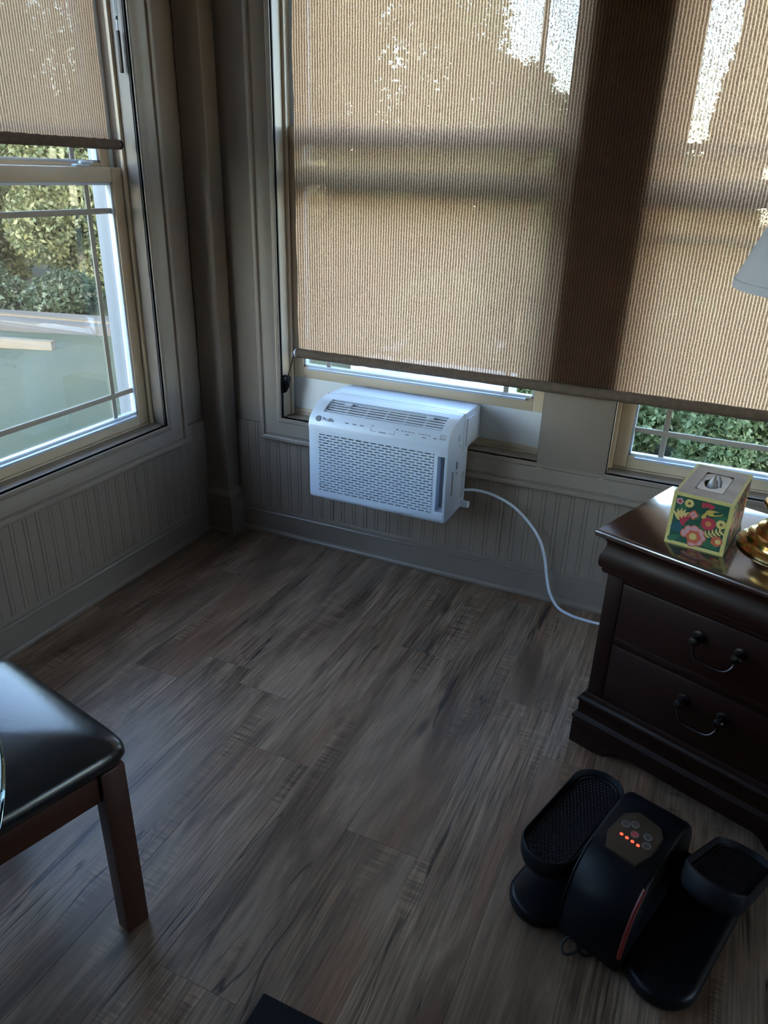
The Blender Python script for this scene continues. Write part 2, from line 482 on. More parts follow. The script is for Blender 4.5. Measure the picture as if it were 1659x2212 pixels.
# ------------------------------------------------------------------ shell: walls with openings
SILL, HEAD = 0.540, 2.30
Y2, Y1 = -0.295, -1.335         # left window opening
Y4, Y3 = -1.56, -2.60           # next window on the left wall
Y6, Y5 = -2.83, -3.87  # opening of the added third left window, out of view
X1, X2, X3, X4 = 0.325, 1.366, 1.600, 2.641
YR1, YR2, YR3, YR4 = -3.31, -2.27, -2.04, -1.00
RX, RY, CEIL = 6.2, -6.4, 2.62
WT = 0.20

b = MB()
b.box(-WT, -0.022, RY, 0.20, -0.95, SILL - 0.03)
b.box(-WT, -0.022, RY, 0.20, HEAD + 0.02, CEIL)
for a, c in ((Y2 + 0.02, 0.20), (Y4 + 0.02, Y1 - 0.02), (Y6 + 0.02, Y3 - 0.02), (RY, Y5 - 0.02)):
    b.box(-WT, -0.022, a, c, SILL - 0.03, HEAD + 0.02)
wall_left = struct(b.build('wall_left', M_WALL, smooth=0), 'taupe painted left wall with beadboard below the window')
b = MB()
b.box(-0.022, RX + 0.022, 0.022, WT, -0.95, SILL - 0.03)
b.box(-0.022, RX + 0.022, 0.022, WT, HEAD + 0.02, CEIL)
for a, c in ((-0.022, X1 - 0.02), (X2 + 0.02, X3 - 0.02), (X4 + 0.02, RX + 0.022)):
    b.box(a, c, 0.022, WT, SILL - 0.03, HEAD + 0.02)
wall_back = struct(b.build('wall_back', M_WALL, smooth=0), 'taupe painted back wall with beadboard below the windows')
b = MB()
b.box(RX + 0.022, RX + WT, RY, 0.20, -0.95, SILL - 0.03)
b.box(RX + 0.022, RX + WT, RY, 0.20, HEAD + 0.02, CEIL)
for a, c in ((RY, YR3 - 0.02), (YR4 + 0.02, 0.20)):
    b.box(RX + 0.022, RX + WT, a, c, SILL - 0.03, HEAD + 0.02)
struct(b.build('wall_right', M_WALL, smooth=0))
b = MB().box(-WT, RX + WT, RY - 0.1, RY, 0, CEIL)
struct(b.build('wall_rear', M_WALL, smooth=0))
b = MB().box(-WT - 0.35, RX + 0.35, RY - 0.35, WT + 0.35, CEIL, CEIL + 0.12)
struct(b.build('ceiling', M_CEIL, smooth=0))

# floor: sub-floor with one object for each plank
floor = struct(MB().box(-0.022, RX + 0.022, RY, 0.022, -0.05, -0.006).build('floor', M_SUB, smooth=0), 'grey-brown weathered wood plank floor')
PW, PL = 0.185, 1.22
rnd = random.Random(5)
known = {1: -0.36, 3: -0.845, 6: -0.51, 7: -1.27, 8: -0.622}
colx0 = 1.46 - 8 * PW
plank_mesh = {}
def plank(x0, x1, y0, y1):
    key = (round(x1 - x0, 4), round(y1 - y0, 4))
    if key in plank_mesh:
        o = bpy.data.objects.new('floor_plank', plank_mesh[key]); COL.objects.link(o); o.parent = floor
    else:
        o = MB().box(-key[0] / 2 + 0.0002, key[0] / 2 - 0.0002, -key[1] / 2 + 0.0002, key[1] / 2 - 0.0002, -0.006, 0, bev=0.0004, seg=1).build('floor_plank', M_PLANK, floor, world=False)
        plank_mesh[key] = o.data
    o.location = ((x0 + x1) / 2, (y0 + y1) / 2, 0)
    return o
k = 0
xx = colx0
while xx < RX + 0.01:
    x1 = min(xx + PW, RX + 0.02)
    j0 = known.get(k, -rnd.uniform(0.05, PL))
    x0c = max(xx, -0.012)
    edges = [j0]
    while edges[0] < -0.012: edges.insert(0, edges[0] + PL)
    edges = [-0.0 + 0.012] + [e for e in edges if e < -0.05]
    e = edges[-1]
    while e > RY:
        e -= PL
        edges.append(max(e, RY))
    for a, c in zip(edges[:-1], edges[1:]):
        if a - c > 0.02: plank(x0c, x1, c, a)
    xx += PW; k += 1

# beadboard, one object for each narrow board
def bead_mesh():
    w = 0.0505; h0, h1 = 0.10, 0.50; d = 0.008
    # flat field, then a triple bead at the joint
    prof = [(0, 0), (0, d - 0.0016), (0.0010, d), (0.0355, d), (0.0364, d - 0.0016), (0.0373, d - 0.0002), (0.0385, d + 0.0006), (0.0430, d + 0.0009), (0.0475, d + 0.0006), (0.0490, d - 0.0002), (0.0504, d - 0.0016), (0.0504, 0)]
    b = MB()
    b.prism(prof, lambda p, q, t: (p, -q, t), h0, h1)
    return b, w
bb, BW = bead_mesh()
first = None
x = 0.10
while x < RX - 0.06:
    if first is None:
        o = bb.build('beadboard_plank', M_TRIM, wall_back, world=False, smooth=25); first = o
    else:
        o = bpy.data.objects.new('beadboard_plank', first.data); COL.objects.link(o); o.parent = wall_back
    o.location = (x, 0.022, 0)
    x += BW
y = -0.07
while y > RY + 0.1:
    o = bpy.data.objects.new('beadboard_plank', first.data); COL.objects.link(o); o.parent = wall_left
    o.location = (-0.022, y, 0); o.rotation_euler = (0, 0, PI / 2)
    y -= BW
# rz = +90 deg turns +x to +y and the bead (-y) to +x

# baseboards
base_prof = [(0, 0), (0.012, 0.0), (0.022, 0.002), (0.0225, 0.012), (0.018, 0.019), (0.010, 0.022), (0.010, 0.094), (0.0125, 0.097), (0.0125, 0.101), (0.009, 0.105),
             (0.0105, 0.113), (0.0095, 0.124), (0.005, 0.132), (0.004, 0.138), (0, 0.139)]
M_BASE = mat('grey_baseboard_paint', (0.215, 0.185, 0.155), 0.34, var=0.04, scale=5)
struct(MB().prism(base_prof, lambda p, q, t: (t, 0.022 - p, q), 0.09, RX).build('baseboard_back', M_BASE, smooth=35), 'tall moulded baseboard under the back windows')
struct(MB().prism(base_prof, lambda p, q, t: (-0.022 + p, t, q), -0.07, RY).build('baseboard_left', M_BASE, smooth=35), 'tall moulded baseboard under the left window')

# corner post
def rect_loft(b, x0, x1, y0, y1, prof):
    b.loft([[(x0 - o, y0 - o, z), (x1 + o, y0 - o, z), (x1 + o, y1 + o, z), (x0 - o, y1 + o, z)] for z, o in prof])
post = struct(empty('trim_1', (0, 0, 0)), 'square taupe post boxed into the corner between the windows')
b = MB(); b.box(-0.02, 0.092, -0.062, 0.02, 0.16, CEIL, bev=0.006, seg=3); b.build('post_shaft', M_TRIM, post)
b = MB(); rect_loft(b, -0.015, 0.092, -0.062, 0.015, [(0, 0.024), (0.012, 0.024), (0.02, 0.018), (0.13, 0.018), (0.138, 0.013)]); b.build('post_plinth', M_BASE, post)
b = MB(); rect_loft(b, -0.015, 0.092, -0.062, 0.015, [(0.138, 0.013), (0.145, 0.017), (0.178, 0.017), (0.186, 0.012), (0.196, 0.004), (0.2, 0.0)]); b.build('post_collar', M_TRIM, post)

# casings: mitred picture-frame mouldings
cas_prof = [(0.0, 0.020), (0.0, 0.001), (0.003, -0.002), (0.014, -0.002), (0.017, 0.002), (0.019, 0.006), (0.024, 0.006), (0.034, 0.000), (0.052, -0.008), (0.066, -0.011), (0.070, -0.008), (0.073, -0.008), (0.076, -0.015), (0.082, -0.018), (0.090, -0.018), (0.095, -0.014), (0.096, 0.020)]
def casing(name, s0, s1, z0, z1, fn, label):
    loops = []
    for o, d in cas_prof:
        loops.append([fn(s0 - o, d, z0 - o), fn(s1 + o, d, z0 - o), fn(s1 + o, d, z1 + o), fn(s0 - o, d, z1 + o)])
    b = MB(); b.loft(loops, cap=False)
    return struct(b.build(name, M_TRIM, smooth=35), label)
fb = lambda s, t, z: (s, t, z)           # back wall: t points outdoors
fl = lambda s, t, z: (-t, s, z)          # left wall
casing('trim_2', X1, X4, SILL, HEAD, fb, 'mitred moulded casing around the two back windows')
casing('trim_3', Y1, Y2, SILL, HEAD, fl, 'mitred moulded casing around the left window')
casing('trim_4', Y3, Y4, SILL, HEAD, fl, 'mitred moulded casing around the second left window')
fr_ = lambda s, t, z: (RX + t, s, z)      # right wall
casing('trim_8', YR3, YR4, SILL, HEAD, fr_, 'mitred moulded casing around the added right wall window')
casing('trim_7', Y5, Y6, SILL, HEAD, fl, 'mitred moulded casing around the added third left window')
struct(MB().box(X2, X3, -0.001, 0.021, SILL - 0.004, HEAD, bev=0.002).build('trim_5', M_TRIM), 'flat taupe board between the two back windows')

# ------------------------------------------------------------------ windows
def window(name, s0, s1, fn, lift, label):
    w = struct(empty(name, (0, 0, 0)), label)
    def bx(b, a0, a1, t0, t1, z0, z1, bev=0.0, mi=0):
        p = fn(a0, t0, z0); q = fn(a1, t1, z1)
        b.box(p[0], q[0], p[1], q[1], p[2], q[2], bev=bev, mi=mi)
    # jambs, head and inner sill board
    for a0, a1 in ((s0 - 0.02, s0), (s1, s1 + 0.02)):
        b = MB(); bx(b, a0, a1, 0.003, WT, SILL - 0.02, HEAD + 0.02, 0.001); b.build('jamb', M_VINYL if fn is fb else M_TRIM, w)
    b = MB(); bx(b, s0, s1, 0.003, WT, HEAD, HEAD + 0.02); b.build('head_jamb', M_TRIM, w)
    b = MB(); bx(b, s0, s1, 0.002, 0.085, SILL - 0.02, SILL, 0.001); b.build('inner_sill', M_TRIM, w)
    b = MB(); bx(b, s0, s1, 0.085, WT + 0.04, SILL - 0.03, SILL + 0.004, 0.002); b.build('outer_sill', M_VINYL, w)
    # stops and weather strips
    for sgn, a in ((1, s0), (-1, s1)):
        b = MB(); bx(b, a, a + sgn * 0.012, 0.070, 0.083, SILL, HEAD, 0.0015); b.build('stop_bead', M_VINYL, w)
        b = MB(); bx(b, a, a + sgn * 0.003, 0.010, 0.014, SILL, HEAD); b.build('weather_strip', M_GASKET, w)
        b = MB(); bx(b, a, a + sgn * 0.016, 0.122, 0.127, SILL, HEAD); b.build('track_fin', M_WHITE, w)
    for sgn, a in ((1, s0), (-1, s1)):
        b = MB(); bx(b, a - sgn * 0.004, a + sgn * 0.004, 0.164, WT + 0.03, SILL, HEAD, 0.001); b.build('outer_jamb', M_OUTJ, w)
    def sash(nm, t0, t1, z0, z1, rb, rt):
        st = 0.050
        g0, g1, h0, h1 = s0 + 0.006 + st, s1 - 0.006 - st, z0 + rb, z1 - rt
        b = MB()
        bx(b, s0 + 0.006, g0, t0, t1, z0, z1, 0.003); bx(b, g1, s1 - 0.006, t0, t1, z0, z1, 0.003)
        bx(b, g0, g1, t0, t1, z0, h0, 0.003); bx(b, g0, g1, t0, t1, h1, z1, 0.003)
        s = b.build(nm, M_VINYL, w)
        # glazing bead
        b = MB(); tm = (t0 + t1) / 2
        for q in ((g0, g0 + 0.008, h0, h1), (g1 - 0.008, g1, h0, h1), (g0, g1, h0, h0 + 0.008), (g0, g1, h1 - 0.008, h1)):
            bx(b, q[0], q[1], t0 + 0.006, t1 - 0.006, q[2], q[3], 0.001)
        b.build('glazing_bead', M_WHITE, s)
        b = MB(); bx(b, g0, g1, tm + 0.004, tm + 0.007, h0, h1); b.build('pane', M_GLASS, s)
        for a in (g0 + 0.105, g1 - 0.105):
            b = MB(); bx(b, a - 0.009, a + 0.009, tm - 0.003, tm + 0.003, h0, h1, 0.002); b.build('grille_bar', M_GRILLE, s)
        for z in (h0 + 0.09, h1 - 0.088):
            b = MB(); bx(b, g0, g1, tm - 0.0045, tm + 0.0035, z - 0.009, z + 0.009, 0.002); b.build('grille_bar', M_GRILLE, s)
        return s
    lo = sash('lower_sash', 0.086, 0.120, SILL + 0.006 + lift, 1.439 + lift, 0.045, 0.046)
    up = sash('upper_sash', 0.128, 0.162, 1.390, HEAD - 0.004, 0.062, 0.05)
    # lift rail and lock
    b = MB(); bx(b, s0 + 0.08, s1 - 0.08, 0.072, 0.088, SILL + 0.046 + lift, SILL + 0.052 + lift, 0.0015); bx(b, s0 + 0.08, s1 - 0.08, 0.072, 0.075, SILL + 0.044 + lift, SILL + 0.050 + lift, 0.001)
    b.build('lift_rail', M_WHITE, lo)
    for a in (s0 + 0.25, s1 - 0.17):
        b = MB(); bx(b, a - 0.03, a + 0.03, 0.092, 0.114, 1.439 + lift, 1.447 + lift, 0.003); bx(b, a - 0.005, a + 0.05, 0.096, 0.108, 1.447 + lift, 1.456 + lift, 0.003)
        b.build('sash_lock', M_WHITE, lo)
    return w
window('window_1', Y1, Y2, fl, 0.0, 'double-hung left window with grille bars looking onto the lawn')
window('window_2', X1, X2, fb, 0.148, 'double-hung back window with the air conditioner under its raised sash')
window('window_3', X3, X4, fb, 0.0, 'closed double-hung back window behind the tissue box')
window('window_4', Y3, Y4, fl, 0.0, 'second double-hung window further along the left wall')

window('added_window_right', YR3, YR4, fr_, 0.0, 'added out-of-view double-hung window on the right wall')  # unseen window added to light the left wall from the right
window('added_window_left', Y5, Y6, fl, 0.0, 'added out-of-view third double-hung window on the left wall')  # unseen window added to bring more daylight into the room

# ------------------------------------------------------------------ air conditioner
AX0, AX1 = 0.592, 1.124
ac = tag(empty('window_air_conditioner', (0.858, -0.12, 0.345)), 'white window air conditioner hanging over the sill under the raised sash', 'air conditioner')
def mk_ac():
    top = bezier([(-0.252, 0.630, 0), (-0.240, 0.657, 0), (-0.206, 0.684, 0), (-0.168, 0.699, 0), (-0.117, 0.706, 0)], 6)
    prof = [(-0.035, 0.347), (-0.225, 0.345), (-0.238, 0.348), (-0.247, 0.357), (-0.2475, 0.600)] + [(p.x, p.y) for p in top] + [(0.062, 0.700), (0.062, 0.566), (-0.032, 0.566)]
    b = MB(); b.prism(prof, lambda p, q, t: (t, p, q), AX0, AX1)
    off = ac.location
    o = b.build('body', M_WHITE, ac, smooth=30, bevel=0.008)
    def cb(*a, **k):
        c = MB().box(*a, **k); c.v = [tuple(Vector(v) - off) for v in c.v]; return c
    gx0, gx1, gz0, gz1 = 0.634, 1.074, 0.381, 0.603
    # slope cutter for the vent
    c2 = MB()
    ang = math.atan2(0.706 - 0.672, 0.075)
    def sl(p, n, x):
        # along slope p (0 at lower lip), n outwards
        return Vector((x, -0.2195 + p * math.cos(0.42) - n * math.sin(0.42), 0.674 + p * math.sin(0.42) + n * math.cos(0.42)))
    c2.loft([[sl(p, n, 0.640) - off for p, n in ((0, -0.022), (0.074, -0.022), (0.074, 0.03), (0, 0.03))], [sl(p, n, 1.086) - off for p, n in ((0, -0.022), (0.074, -0.022), (0.074, 0.03), (0, 0.03))]])
    boolean_cut(o, [cb(gx0, gx1, -0.30, -0.232, gz0, gz1), c2, cb(1.087, 1.113, -0.30, -0.205, 0.392, 0.594)])
    # linings
    MB().box(gx0 + 0.001, gx1 - 0.001, -0.2335, -0.2325, gz0 + 0.001, gz1 - 0.001).build('filter_backing', M_DARKP, ac)
    b = MB(); b.loft([[sl(p, n, 0.641) for p, n in ((0.001, -0.0215), (0.073, -0.0215), (0.073, -0.019), (0.001, -0.019))], [sl(p, n, 1.085) for p, n in ((0.001, -0.0215), (0.073, -0.0215), (0.073, -0.019), (0.001, -0.019))]])
    b.build('vent_backing', M_DARKP, ac)
    b = MB().box(1.0885, 1.1115, -0.207, -0.2055, 0.394, 0.592); b.build('side_recess_lining', M_GREYP, ac)
    # front grille with staggered slots
    b = MB(); rows = 22; pz = (gz1 - gz0) / rows; px = 0.0288; ya, yb = -0.2485, -0.2440
    for r in range(rows + 1):
        z = gz0 + r * pz
        b.box(gx0, gx1, ya, yb, max(gz0, z - 0.0031), min(gz1, z + 0.0031))
    for r in range(rows):
        z0, z1 = gz0 + r * pz + 0.0031, gz0 + (r + 1) * pz - 0.0031
        x = gx0 + (0.0 if r % 2 else px / 2)
        while x < gx1 + 0.004:
            b.box(max(gx0, x - 0.0036), min(gx1, x + 0.0036), ya, yb, z0, z1); x += px
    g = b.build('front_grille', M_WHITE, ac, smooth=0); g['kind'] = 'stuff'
    # vent blades, one by one
    for k in range(5):
        p = 0.009 + k * 0.0128
        b = MB()
        lp = [[sl(p + a, n, x) for a, n in ((0, -0.0065), (0.0034, -0.0065), (0.0040, -0.0015), (0.0006, -0.0015))] for x in (0.642, 1.084)]
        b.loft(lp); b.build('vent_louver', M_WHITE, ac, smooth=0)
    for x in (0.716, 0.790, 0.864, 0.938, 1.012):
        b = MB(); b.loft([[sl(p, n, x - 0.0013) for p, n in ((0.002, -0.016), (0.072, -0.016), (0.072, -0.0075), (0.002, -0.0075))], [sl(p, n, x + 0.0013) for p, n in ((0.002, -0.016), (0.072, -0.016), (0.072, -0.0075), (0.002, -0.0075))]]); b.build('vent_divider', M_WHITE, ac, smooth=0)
    for x in (0.715, 1.025):
        b = MB(); c = sl(0.052, 0.0, x)
        b.box(-0.014, 0.014, -0.006, 0.006, -0.004, 0.006, bev=0.003, mat=Matrix.Translation(c) @ Matrix.Rotation(0.42, 4, 'X')); b.build('vent_tab', M_WHITE, ac)
    # seam line across the top, frame lines, side marks
    MB().box(0.63, 1.09, -0.076, -0.0745, 0.7020, 0.7052).build('top_groove', M_PRINT, ac, smooth=0)
    MB().box(AX0 - 0.0006, AX1 + 0.0006, -0.0985, -0.0970, 0.568, 0.7058).build('shell_seam', M_GREYP, ac, smooth=0)
    MB().box(AX1 - 0.001, AX1 + 0.006, -0.070, 0.030, 0.580, 0.682, bev=0.004).build('side_hatch', M_WHITE, ac)
    b = MB()
    for (y, z, hy, hz) in ((-0.145, 0.640, 0.012, 0.0012), (-0.145, 0.633, 0.010, 0.0012), (-0.145, 0.626, 0.012, 0.0012), (-0.130, 0.600, 0.002, 0.003), (-0.150, 0.535, 0.008, 0.014), (-0.150, 0.508, 0.006, 0.002), (-0.145, 0.500, 0.003, 0.002)):
        b.box(AX1 - 0.0005, AX1 + 0.0006, y - hy, y + hy, z - hz, z + hz)
    b.build('side_print', M_PRINT, ac, smooth=0)['kind'] = 'stuff'
    b = MB()
    for k in range(14):
        z = 0.385 + k * 0.0075
        b.box(AX1 - 0.0005, AX1 + 0.001, -0.090, -0.055, z, z + 0.0028)
    b.build('side_vent_slits', M_GREYP, ac, smooth=0)['kind'] = 'stuff'
    b = MB().box(AX1 - 0.001, AX1 + 0.003, -0.196, -0.184, 0.435, 0.525, bev=0.002); b.build('side_grip', M_GREYP, ac)
    b = MB(); b.lathe([(0.0, 0), (0.012, 0), (0.013, 0.003), (0.013, 0.03), (0.011, 0.033), (0.0, 0.033)], fn=lambda p: Vector((AX1 - 0.003 + p.z, -0.072 + p.x, 0.362 + p.y)), seg=20)
    b.build('drain_spout', M_WHITE, ac)
    # rear half outdoors
    b2 = MB().box(AX0 + 0.002, AX1 - 0.002, 0.06, 0.23, 0.568, 0.690, bev=0.002); b2.build('bridge', M_WHITE, ac)
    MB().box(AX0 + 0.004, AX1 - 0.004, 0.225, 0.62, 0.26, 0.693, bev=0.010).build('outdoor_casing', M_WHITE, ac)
    for k in range(3):
        MB().box(0.70 + k * 0.13, 0.78 + k * 0.13, 0.30, 0.306, 0.6925, 0.6936).build('top_slot', M_GREYP, ac, smooth=0)
    # control marks printed on the slope
    def face(x, p, n=0.0006):
        # p: distance up the curved control slope from the crease, n: off its surface
        q = p
        for i in range(len(top) - 1):
            d = top[i + 1] - top[i]
            if q <= d.length or i == len(top) - 2:
                d.normalize(); c = top[i] + d * q
                return Vector((x, c.x - d.y * n, c.y + d.x * n))
            q -= d.length
    def mark(b, x, p, hx, hp):
        b.loft([[face(x - hx, p - hp, 0.0004), face(x + hx, p - hp, 0.0004), face(x + hx, p + hp, 0.0004), face(x - hx, p + hp, 0.0004)], [face(x - hx, p - hp, 0.0010), face(x + hx, p - hp, 0.0010), face(x + hx, p + hp, 0.0010), face(x - hx, p + hp, 0.0010)]])
    b = MB()
    for x in (0.744, 0.774, 0.802): mark(b, x, 0.025, 0.007, 0.0017)
    mark(b, 0.842, 0.032, 0.004, 0.0012); mark(b, 0.933, 0.033, 0.0035, 0.002)
    mark(b, 0.838, 0.020, 0.0006, 0.006); mark(b, 0.848, 0.014, 0.010, 0.0007)
    mark(b, 0.926, 0.020, 0.0006, 0.006); mark(b, 0.916, 0.014, 0.010, 0.0007); mark(b, 0.882, 0.014, 0.014, 0.0014)
    for x in (0.953, 0.966, 0.979, 0.992): mark(b, x, 0.031, 0.004, 0.0011)
    mark(b, 0.972, 0.021, 0.006, 0.0013)
    for x in (1.016, 1.027, 1.038, 1.050): mark(b, x, 0.031, 0.0035, 0.0011)
    mark(b, 1.033, 0.021, 0.006, 0.0013); mark(b, 1.072, 0.024, 0.006, 0.0015)
    b.build('control_marks', M_PRINT, ac, smooth=0)['kind'] = 'stuff'
    b = MB()
    for (x, p, hx, hp) in ((1.098, 0.040, 0.010, 0.0008), (1.098, 0.026, 0.010, 0.0030), (1.0885, 0.033, 0.0008, 0.0075), (1.1075, 0.033, 0.0008, 0.0075), (1.096, 0.034, 0.005, 0.0008)): mark(b, x, p, hx, hp)
    b.build('rating_emblem', M_GREYP, ac, smooth=0)
    # round emblem and the word beside it
    d = (face(0.8, 0.034) - face(0.8, 0.018)).normalized(); ex = Vector((1, 0, 0)); nn = ex.cross(d)
    basis = Matrix((ex, d, nn)).transposed().to_4x4()
    b = MB(); c = face(0.631, 0.026, 0.0006)
    b.lathe([(0.0, 0), (0.0105, 0), (0.0105, 0.0007), (0.0, 0.0007)], fn=lambda p: c + basis.to_3x3() @ p, seg=28); b.build('round_emblem', M_PRINT, ac, smooth=0)
    b = MB()
    for r in (0.0088,):
        b.tube([c + basis.to_3x3() @ Vector((r * math.cos(t * PI / 12), r * math.sin(t * PI / 12), 0.0008)) for t in range(25)], 0.0004, 5)
    b.tube([c + basis.to_3x3() @ Vector(q) for q in bezier([(-0.001, 0.003, 0.0009), (-0.004, 0.003, 0.0009), (-0.005, -0.001, 0.0009), (-0.002, -0.003, 0.0009), (-0.001, 0.0, 0.0009), (-0.004, -0.005, 0.0009)], 5)], 0.0005, 5)
    b.tube([c + basis.to_3x3() @ Vector(q) for q in bezier([(0.005, 0.003, 0.0009), (0.001, 0.003, 0.0009), (0.003, 0.0, 0.0009), (0.001, -0.003, 0.0009), (0.005, -0.002, 0.0009)], 5)], 0.0005, 5)
    b.build('emblem_monogram', M_WHITE, ac)
    fc = bpy.data.curves.new('brand_lettering', 'FONT'); fc.body = 'Profile'; fc.size = 0.0175; fc.extrude = 0.0003; fc.align_y = 'CENTER'
    fc.materials.append(M_PRINT)
    fo = bpy.data.objects.new('lettering_curve', fc); COL.objects.link(fo)
    bpy.context.view_layer.update()
    fm = bpy.data.meshes.new_from_object(fo.evaluated_get(bpy.context.evaluated_depsgraph_get()))
    bpy.data.objects.remove(fo)
    fo = bpy.data.objects.new('brand_lettering', fm); COL.objects.link(fo)
    fo['kind'] = 'stuff'
    fo.parent = ac
    mt = basis.copy(); mt.translation = face(0.647, 0.026, 0.0008) - off
    fo.matrix_local = mt
    # power cord
    pts = bezier([(AX1 - 0.01, -0.050, 0.405), (1.17, -0.045, 0.412), (1.235, -0.040, 0.404), (1.31, -0.034, 0.372), (1.375, -0.028, 0.315), (1.418, -0.024, 0.255), (1.442, -0.022, 0.19), (1.460, -0.022, 0.11), (1.478, -0.026, 0.055), (1.515, -0.045, 0.016), (1.565, -0.062, 0.0062), (1.62, -0.072, 0.0058), (1.70, -0.072, 0.0058), (1.90, -0.05, 0.0058), (2.35, -0.04, 0.0058)], 8)
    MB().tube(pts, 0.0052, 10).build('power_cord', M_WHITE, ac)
mk_ac()
# filler panels either side
tag(MB().box(X1 + 0.002, AX0 + 0.0015, 0.092, 0.104, SILL + 0.024, SILL + 0.156, bev=0.001).build('filler_panel', M_PANELW), 'white filler panel left of the air conditioner below the raised sash', 'panel', 'window filler panels')
tag(MB().box(AX1 - 0.0015, X2 - 0.002, 0.092, 0.104, SILL + 0.024, SILL + 0.156, bev=0.001).build('filler_panel', M_PANELW), 'white filler panel right of the air conditioner below the raised sash', 'panel', 'window filler panels')
for n, (a, c) in enumerate(((X1 + 0.002, X2 - 0.002),)):
    struct(MB().box(a, c, 0.0855, 0.118, SILL + 0.0042, SILL + 0.0235, bev=0.002).build('trim_6', M_VINYL), 'almond sill rail the air conditioner sits over')

# ------------------------------------------------------------------ roller shades
def cloth_sheet(fn, s0, s1, z0, z1, ns, nz, wob, seed):
    r = random.Random(seed)
    ph = [r.uniform(0, 6) for _ in range(4)]
    vs = []; fs = []
    for j in range(nz + 1):
        z = z0 + (z1 - z0) * j / nz
        for i in range(ns + 1):
            s = s0 + (s1 - s0) * i / ns
            edge = 0.0025 * math.sin(z * 23 + ph[0]) * (1 if i in (0, ns) else 0)
            t = wob * (math.sin(s * 5 + ph[1]) * 0.6 + math.sin(s * 13 + z * 2 + ph[2]) * 0.4) * (0.3 + 0.7 * math.sin(PI * j / nz))
            vs.append(fn(s + edge, t, z))
    for j in range(nz):
        for i in range(ns):
            a = j * (ns + 1) + i
            fs.append((a, a + 1, a + ns + 2, a + ns + 1))
    return MB().add(vs, fs)
sh = tag(empty('roller_shade', (1.5, -0.035, 0.80)), 'wide tan woven roller shade backlit across both back windows', 'roller shade')
cloth_sheet(lambda s, t, z: (s, -0.0085 + t, z), 0.418, 2.60, 0.822, 2.40, 60, 30, 0.0035, 3).build('fabric', M_SHADE, sh, smooth=60)
def hem_roll(x0, x1, fn, r, seed):
    rr = random.Random(seed); n = 70; pts = []; rad = []
    for i in range(n + 1):
        s = x0 + (x1 - x0) * i / n
        pts.append(fn(s, rr.uniform(-0.0006, 0.0006))); rad.append(r * (1 + rr.uniform(-0.05, 0.05)))
    return MB().tube(pts, rad, 14)
hem_roll(0.418, 2.60, lambda s, w: (s, -0.0215, 0.818 + w), 0.0175, 1).build('hem_bar', M_HEM, sh, smooth=60)
b = MB(); b.lathe([(0, 0), (0.014, 0), (0.0155, 0.002), (0.0155, 0.006), (0.010, 0.008), (0.010, 0.011), (0, 0.012)], fn=lambda p: Vector((0.418 - p.z, -0.0215 + p.x, 0.818 + p.y)), seg=20); b.build('end_cap', M_WHITE, sh)
b = MB(); b.tube([Vector((0.402 + 0.009 * math.cos(t * PI / 8), -0.0215, 0.812 + 0.009 * math.sin(t * PI / 8))) for t in range(17)], 0.0014, 6); b.build('ring', M_METAL, sh)
MB().tube([(0.400, -0.0215, 0.804), (0.374, -0.001, 0.752), (0.346, 0.022, 0.705)], 0.0022, 6).build('tie_cord', M_CORDB, sh)
b = MB().tube([(0.418, -0.036, 2.40), (2.60, -0.036, 2.40)], 0.028, 20); b.build('top_roll', M_HEM, sh)
MB().box(0.40, 2.62, -0.060, -0.018, 2.43, 2.46).build('head_rail', M_WHITE, sh)
# cleat on the jamb
cl = tag(empty('cord_cleat', (X1, 0.03, 0.65)), 'small black cord cleat screwed to the back window jamb', 'cleat')
b = MB(); b.box(X1 + 0.001, X1 + 0.008, 0.010, 0.034, 0.640, 0.712, bev=0.003); b.build('plate', M_BLACKP, cl)
b = MB(); b.box(X1 + 0.007, X1 + 0.030, 0.008, 0.036, 0.682, 0.712, bev=0.008, seg=3); b.tube([(X1 + 0.015, 0.022, 0.700), (X1 + 0.018, 0.022, 0.668), (X1 + 0.010, 0.022, 0.645)], [0.010, 0.009, 0.004], 10); b.build('hook', M_BLACKP, cl)
b = MB(); b.lathe([(0, 0), (0.004, 0), (0.003, 0.002), (0, 0.0025)], fn=lambda p: Vector((X1 + 0.008 + p.z, 0.022 + p.x, 0.651 + p.y)), seg=12); b.build('screw', M_METAL, cl)

sl_ = tag(empty('roller_shade', (-0.04, -0.8, 1.49)), 'half-raised taupe woven roller shade on the left window', 'roller shade')
cloth_sheet(lambda s, t, z: (-0.040 + t, s, z), -1.29, -0.393, 1.508, 2.24, 40, 20, 0.006, 8).build('fabric', M_SHADEL, sl_, smooth=60)
hem_roll(-1.30, -0.357, lambda s, w: (-0.040, s, 1.507 + w), 0.0155, 4).build('hem_bar', M_HEM, sl_, smooth=60)
b = MB(); b.lathe([(0, 0), (0.010, 0), (0.012, 0.004), (0.0145, 0.006), (0.0145, 0.011), (0.008, 0.014), (0, 0.014)], fn=lambda p: Vector((-0.040 + p.x, -0.357 + p.z, 1.507 + p.y)), seg=20); b.build('end_cap', M_BLACKP, sl_)
b = MB(); b.lathe([(0, 0), (0.0135, 0), (0.0135, 0.004), (0, 0.004)], fn=lambda p: Vector((-0.040 + p.x, -0.3585 + p.z, 1.507 + p.y)), seg=20); b.build('cap_ring', M_METAL, sl_)
MB().tube([(-0.040, -1.30, 2.25), (-0.040, -0.33, 2.25)], 0.028, 18).build('top_roll', M_HEM, sl_)
MB().box(-0.075, -0.005, -1.33, -0.30, 2.262, 2.30).build('head_rail', M_WHITE, sl_)
